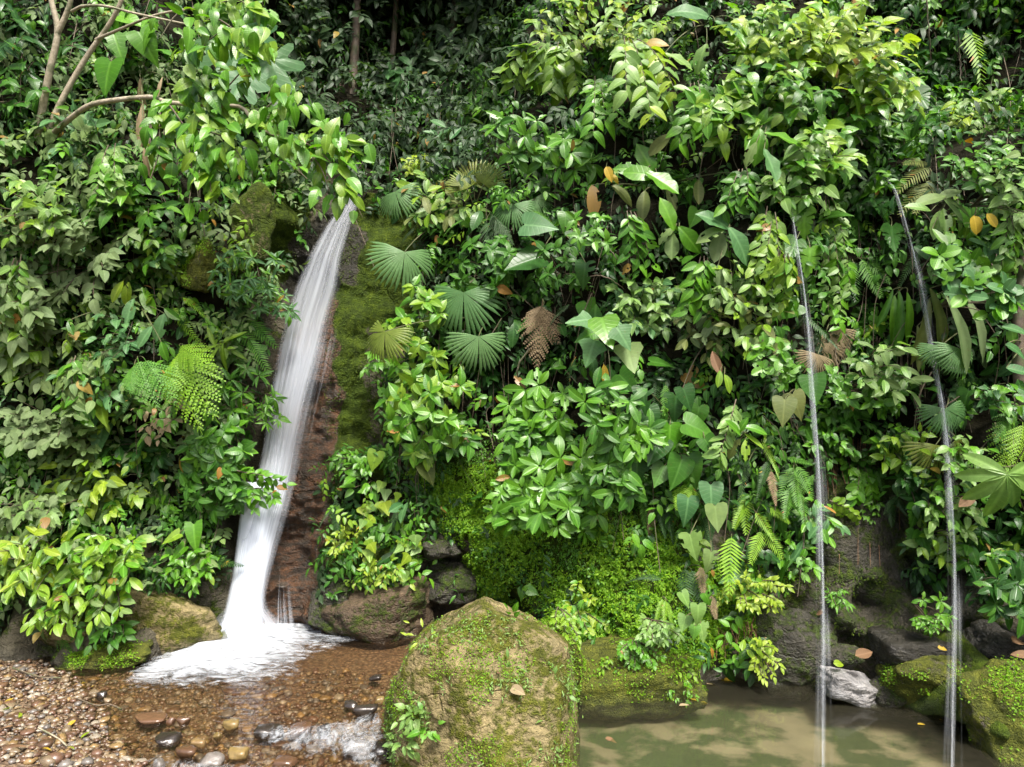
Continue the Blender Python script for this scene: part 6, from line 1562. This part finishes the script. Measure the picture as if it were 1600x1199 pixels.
litter('brown leaf lying against the rock right of the thin fall', 1278, 956, 18, 120, 'brown', Y=8.5, tiltn=(0, -.8, .5))
litter('large brown folded leaf at the right edge on the dark rock', 1592, 1000, 34, 30, 'brown', Y=7.55, tiltn=(0, -.6, .7))
litter('second brown leaf under the large folded leaf at the right edge', 1594, 1022, 26, 160, 'brown', Y=7.45, tiltn=(0, -.7, .6))
litter('yellow leaf lying on the dark rock near the right thin fall', 1473, 1012, 14, -20, 'yellow', Y=7.75, tiltn=(0, -.6, .8))

rg = np.random.default_rng(91)
for k in range(46):                                   # leaf scraps among the gravel
    px, py = rg.uniform(0, 250), rg.uniform(1050, 1195); X, Y = gp(px, py)
    mt = ['brown', 'straw', 'yellow', 'brown', 'lime'][rg.integers(5)]; z = float(bedZ(X, Y))
    if z < -.02: continue
    d = np.array([rg.normal(), rg.normal(), 0.])
    o = link('leaf_scrap', shape_mesh('ellip', int(rg.integers(3)), mt), M=basis(np.array([X, Y, z+.05]), d, UP+rg.normal(size=3)*.3, rg.uniform(.05, .11)))
    c_ = {'brown': 'withered brown', 'straw': 'dry straw-coloured', 'yellow': 'fallen yellow', 'lime': 'fresh green'}[mt]
    tag(o, f'{c_} leaf scrap lying among the gravel of the left bank', 'leaf', f'{c_} leaf scraps on the gravel')
for k, q in enumerate([('thin dark twig lying across the upper gravel bank',[(20,1062),(60,1070),(95,1068)]),('short pale twig lying low on the gravel bank',[(60,1160),(90,1172),(105,1185)]),('crooked brown twig at the stream edge of the gravel bank',[(120,1100),(150,1110),(170,1108),(190,1116)])]):
    pts = []
    for px, py in q[1]:
        X, Y = gp(px, py); pts.append((X, Y, max(0, float(bedZ(X, Y)))+.05))
    c = polyline(pts, 14); V, Q, U = tube(c-np.array(pts[0]), .009, 5)
    tag(link('twig', mesh_np('twig', V, [Q], M['bark_pale' if k == 1 else 'twig'], U), loc=pts[0]), q[0], 'twig')
# weeds rooted on the huge boulder and on the low rocks
def onrock(o, n, seed, size, mat, sh='small', name='rock_weeds', facing=-.1, tuft=6, clump=None, upmin=-.2):
    rg = np.random.default_rng(seed); me = o.data; nv = len(me.vertices)
    co = np.empty(nv*3, np.float32); me.vertices.foreach_get('co', co); co = co.reshape(-1, 3)
    no = np.empty(nv*3, np.float32); me.vertices.foreach_get('normal', no); no = no.reshape(-1, 3)
    w = co+np.array(o.location)
    ok = (no[:, 1] < facing) & (w[:, 2] > .02) & (no[:, 2] > upmin)
    if clump: ok &= fbm(w[:, 0]*clump[0], w[:, 1]*clump[0], w[:, 2]*clump[0]+seed, 3) > clump[1]
    ix = np.where(ok)[0]; ix = rg.choice(ix, min(n, len(ix)), replace=False)
    p = np.repeat(w[ix], tuft, 0); N = np.repeat(no[ix], tuft, 0); k = len(p)
    p = p+rg.normal(size=(k, 3))*size*.7
    d = N*.6+rg.normal(size=(k, 3))*.7+UP*.1
    return mass(name, mat, sh, p, d, N*.8+UP*.4+rg.normal(size=(k, 3))*.4, size*rg.uniform(.5, 1.3, k), rg=rg)
onrock(big, 500, 1, .030, 'pale', 'smalllance', clump=(2.5, .08), tuft=5)
onrock(big, 1500, 2, .017, 'mossleaf', 'small', clump=(2.0, .0), tuft=4)
for nm in [o for o in COL.objects if o.name.split('.')[0] == 'rock' and o.active_material and o.active_material.name.startswith('mossy')]:
    onrock(nm, 1900, len(nm['label']), .024, 'mossleaf', 'small', clump=(2.4, -.05), facing=.3, tuft=4)
def sprig(label, px, py, Y, n, l, mat, sh='ovate', r=14):
    rg = nextrg(); c = P(px, py, Y); s = Y/F; t = thing('seedling', label, 'plant', c+np.array([0, .06, -.02]))
    for k in range(n):
        o = np.array([rg.normal()*r*s*.6, -.04*rg.random(), rg.normal()*r*s*.6]); d = unit(o+1e-3)+UP*.1+OUT*.3+rg.normal(size=3)*.3
        put(t, 'leaf', sh, mat, c+o, d, OUT*.7+UP*.7+rg.normal(size=3)*.25, l*s*rg.uniform(.7, 1.2), rg)
for a in [('leafy seedling in the shaded hollow on the left of the huge boulder',645,1115,6.35,16,17,'pale','ovate',18),('hanging seedlings low in the shaded hollow of the huge boulder',632,1160,6.25,18,15,'pale','ovate',20),('seedling with larger leaves right of the shaded hollow on the boulder',665,1138,6.2,9,18,'fresh','ovate',14),
          ('light leafy weed trailing down from the top of the huge boulder',768,985,6.75,14,16,'pale','drop',18),('weed on the upper right edge of the huge boulder',800,965,6.85,8,18,'fresh','drop',14),('small four-leaved seedling in the middle of the huge boulder',727,1026,6.4,5,14,'pale','drop',6),('fringe of weeds along the top left edge of the huge boulder',660,1000,6.85,12,14,'lime','smalllance',20),
          ('ferny weeds on the right shoulder of the huge boulder',795,1050,6.35,22,13,'pale','smalllance',22),('cluster of pale weeds on the right edge of the huge boulder',860,1070,6.4,14,14,'pale','drop',18),('trailing weeds low on the right part of the huge boulder',840,1150,6.15,18,13,'pale','smalllance',22),('light weed clump near the bottom right of the huge boulder',800,1110,6.2,12,13,'pale','drop',16)]:
    sprig(*a)
litter('bleached broken leaf stuck on the right face of the huge boulder', 808, 1078, 30, -50, 'straw', Y=6.15, tiltn=(0, -.9, .4))
litter('red-brown leaf stuck on the face of the huge boulder', 779, 1050, 12, 80, 'brown', Y=6.25, tiltn=(0, -.9, .4))
litter('white dry leaf low on the right of the huge boulder', 845, 1176, 16, 70, 'straw', Y=6.1, tiltn=(0, -.9, .4))
litter('yellow curled leaf on the upper right of the huge boulder', 816, 1014, 14, 30, 'yellow', Y=6.55, tiltn=(0, -.8, .6))
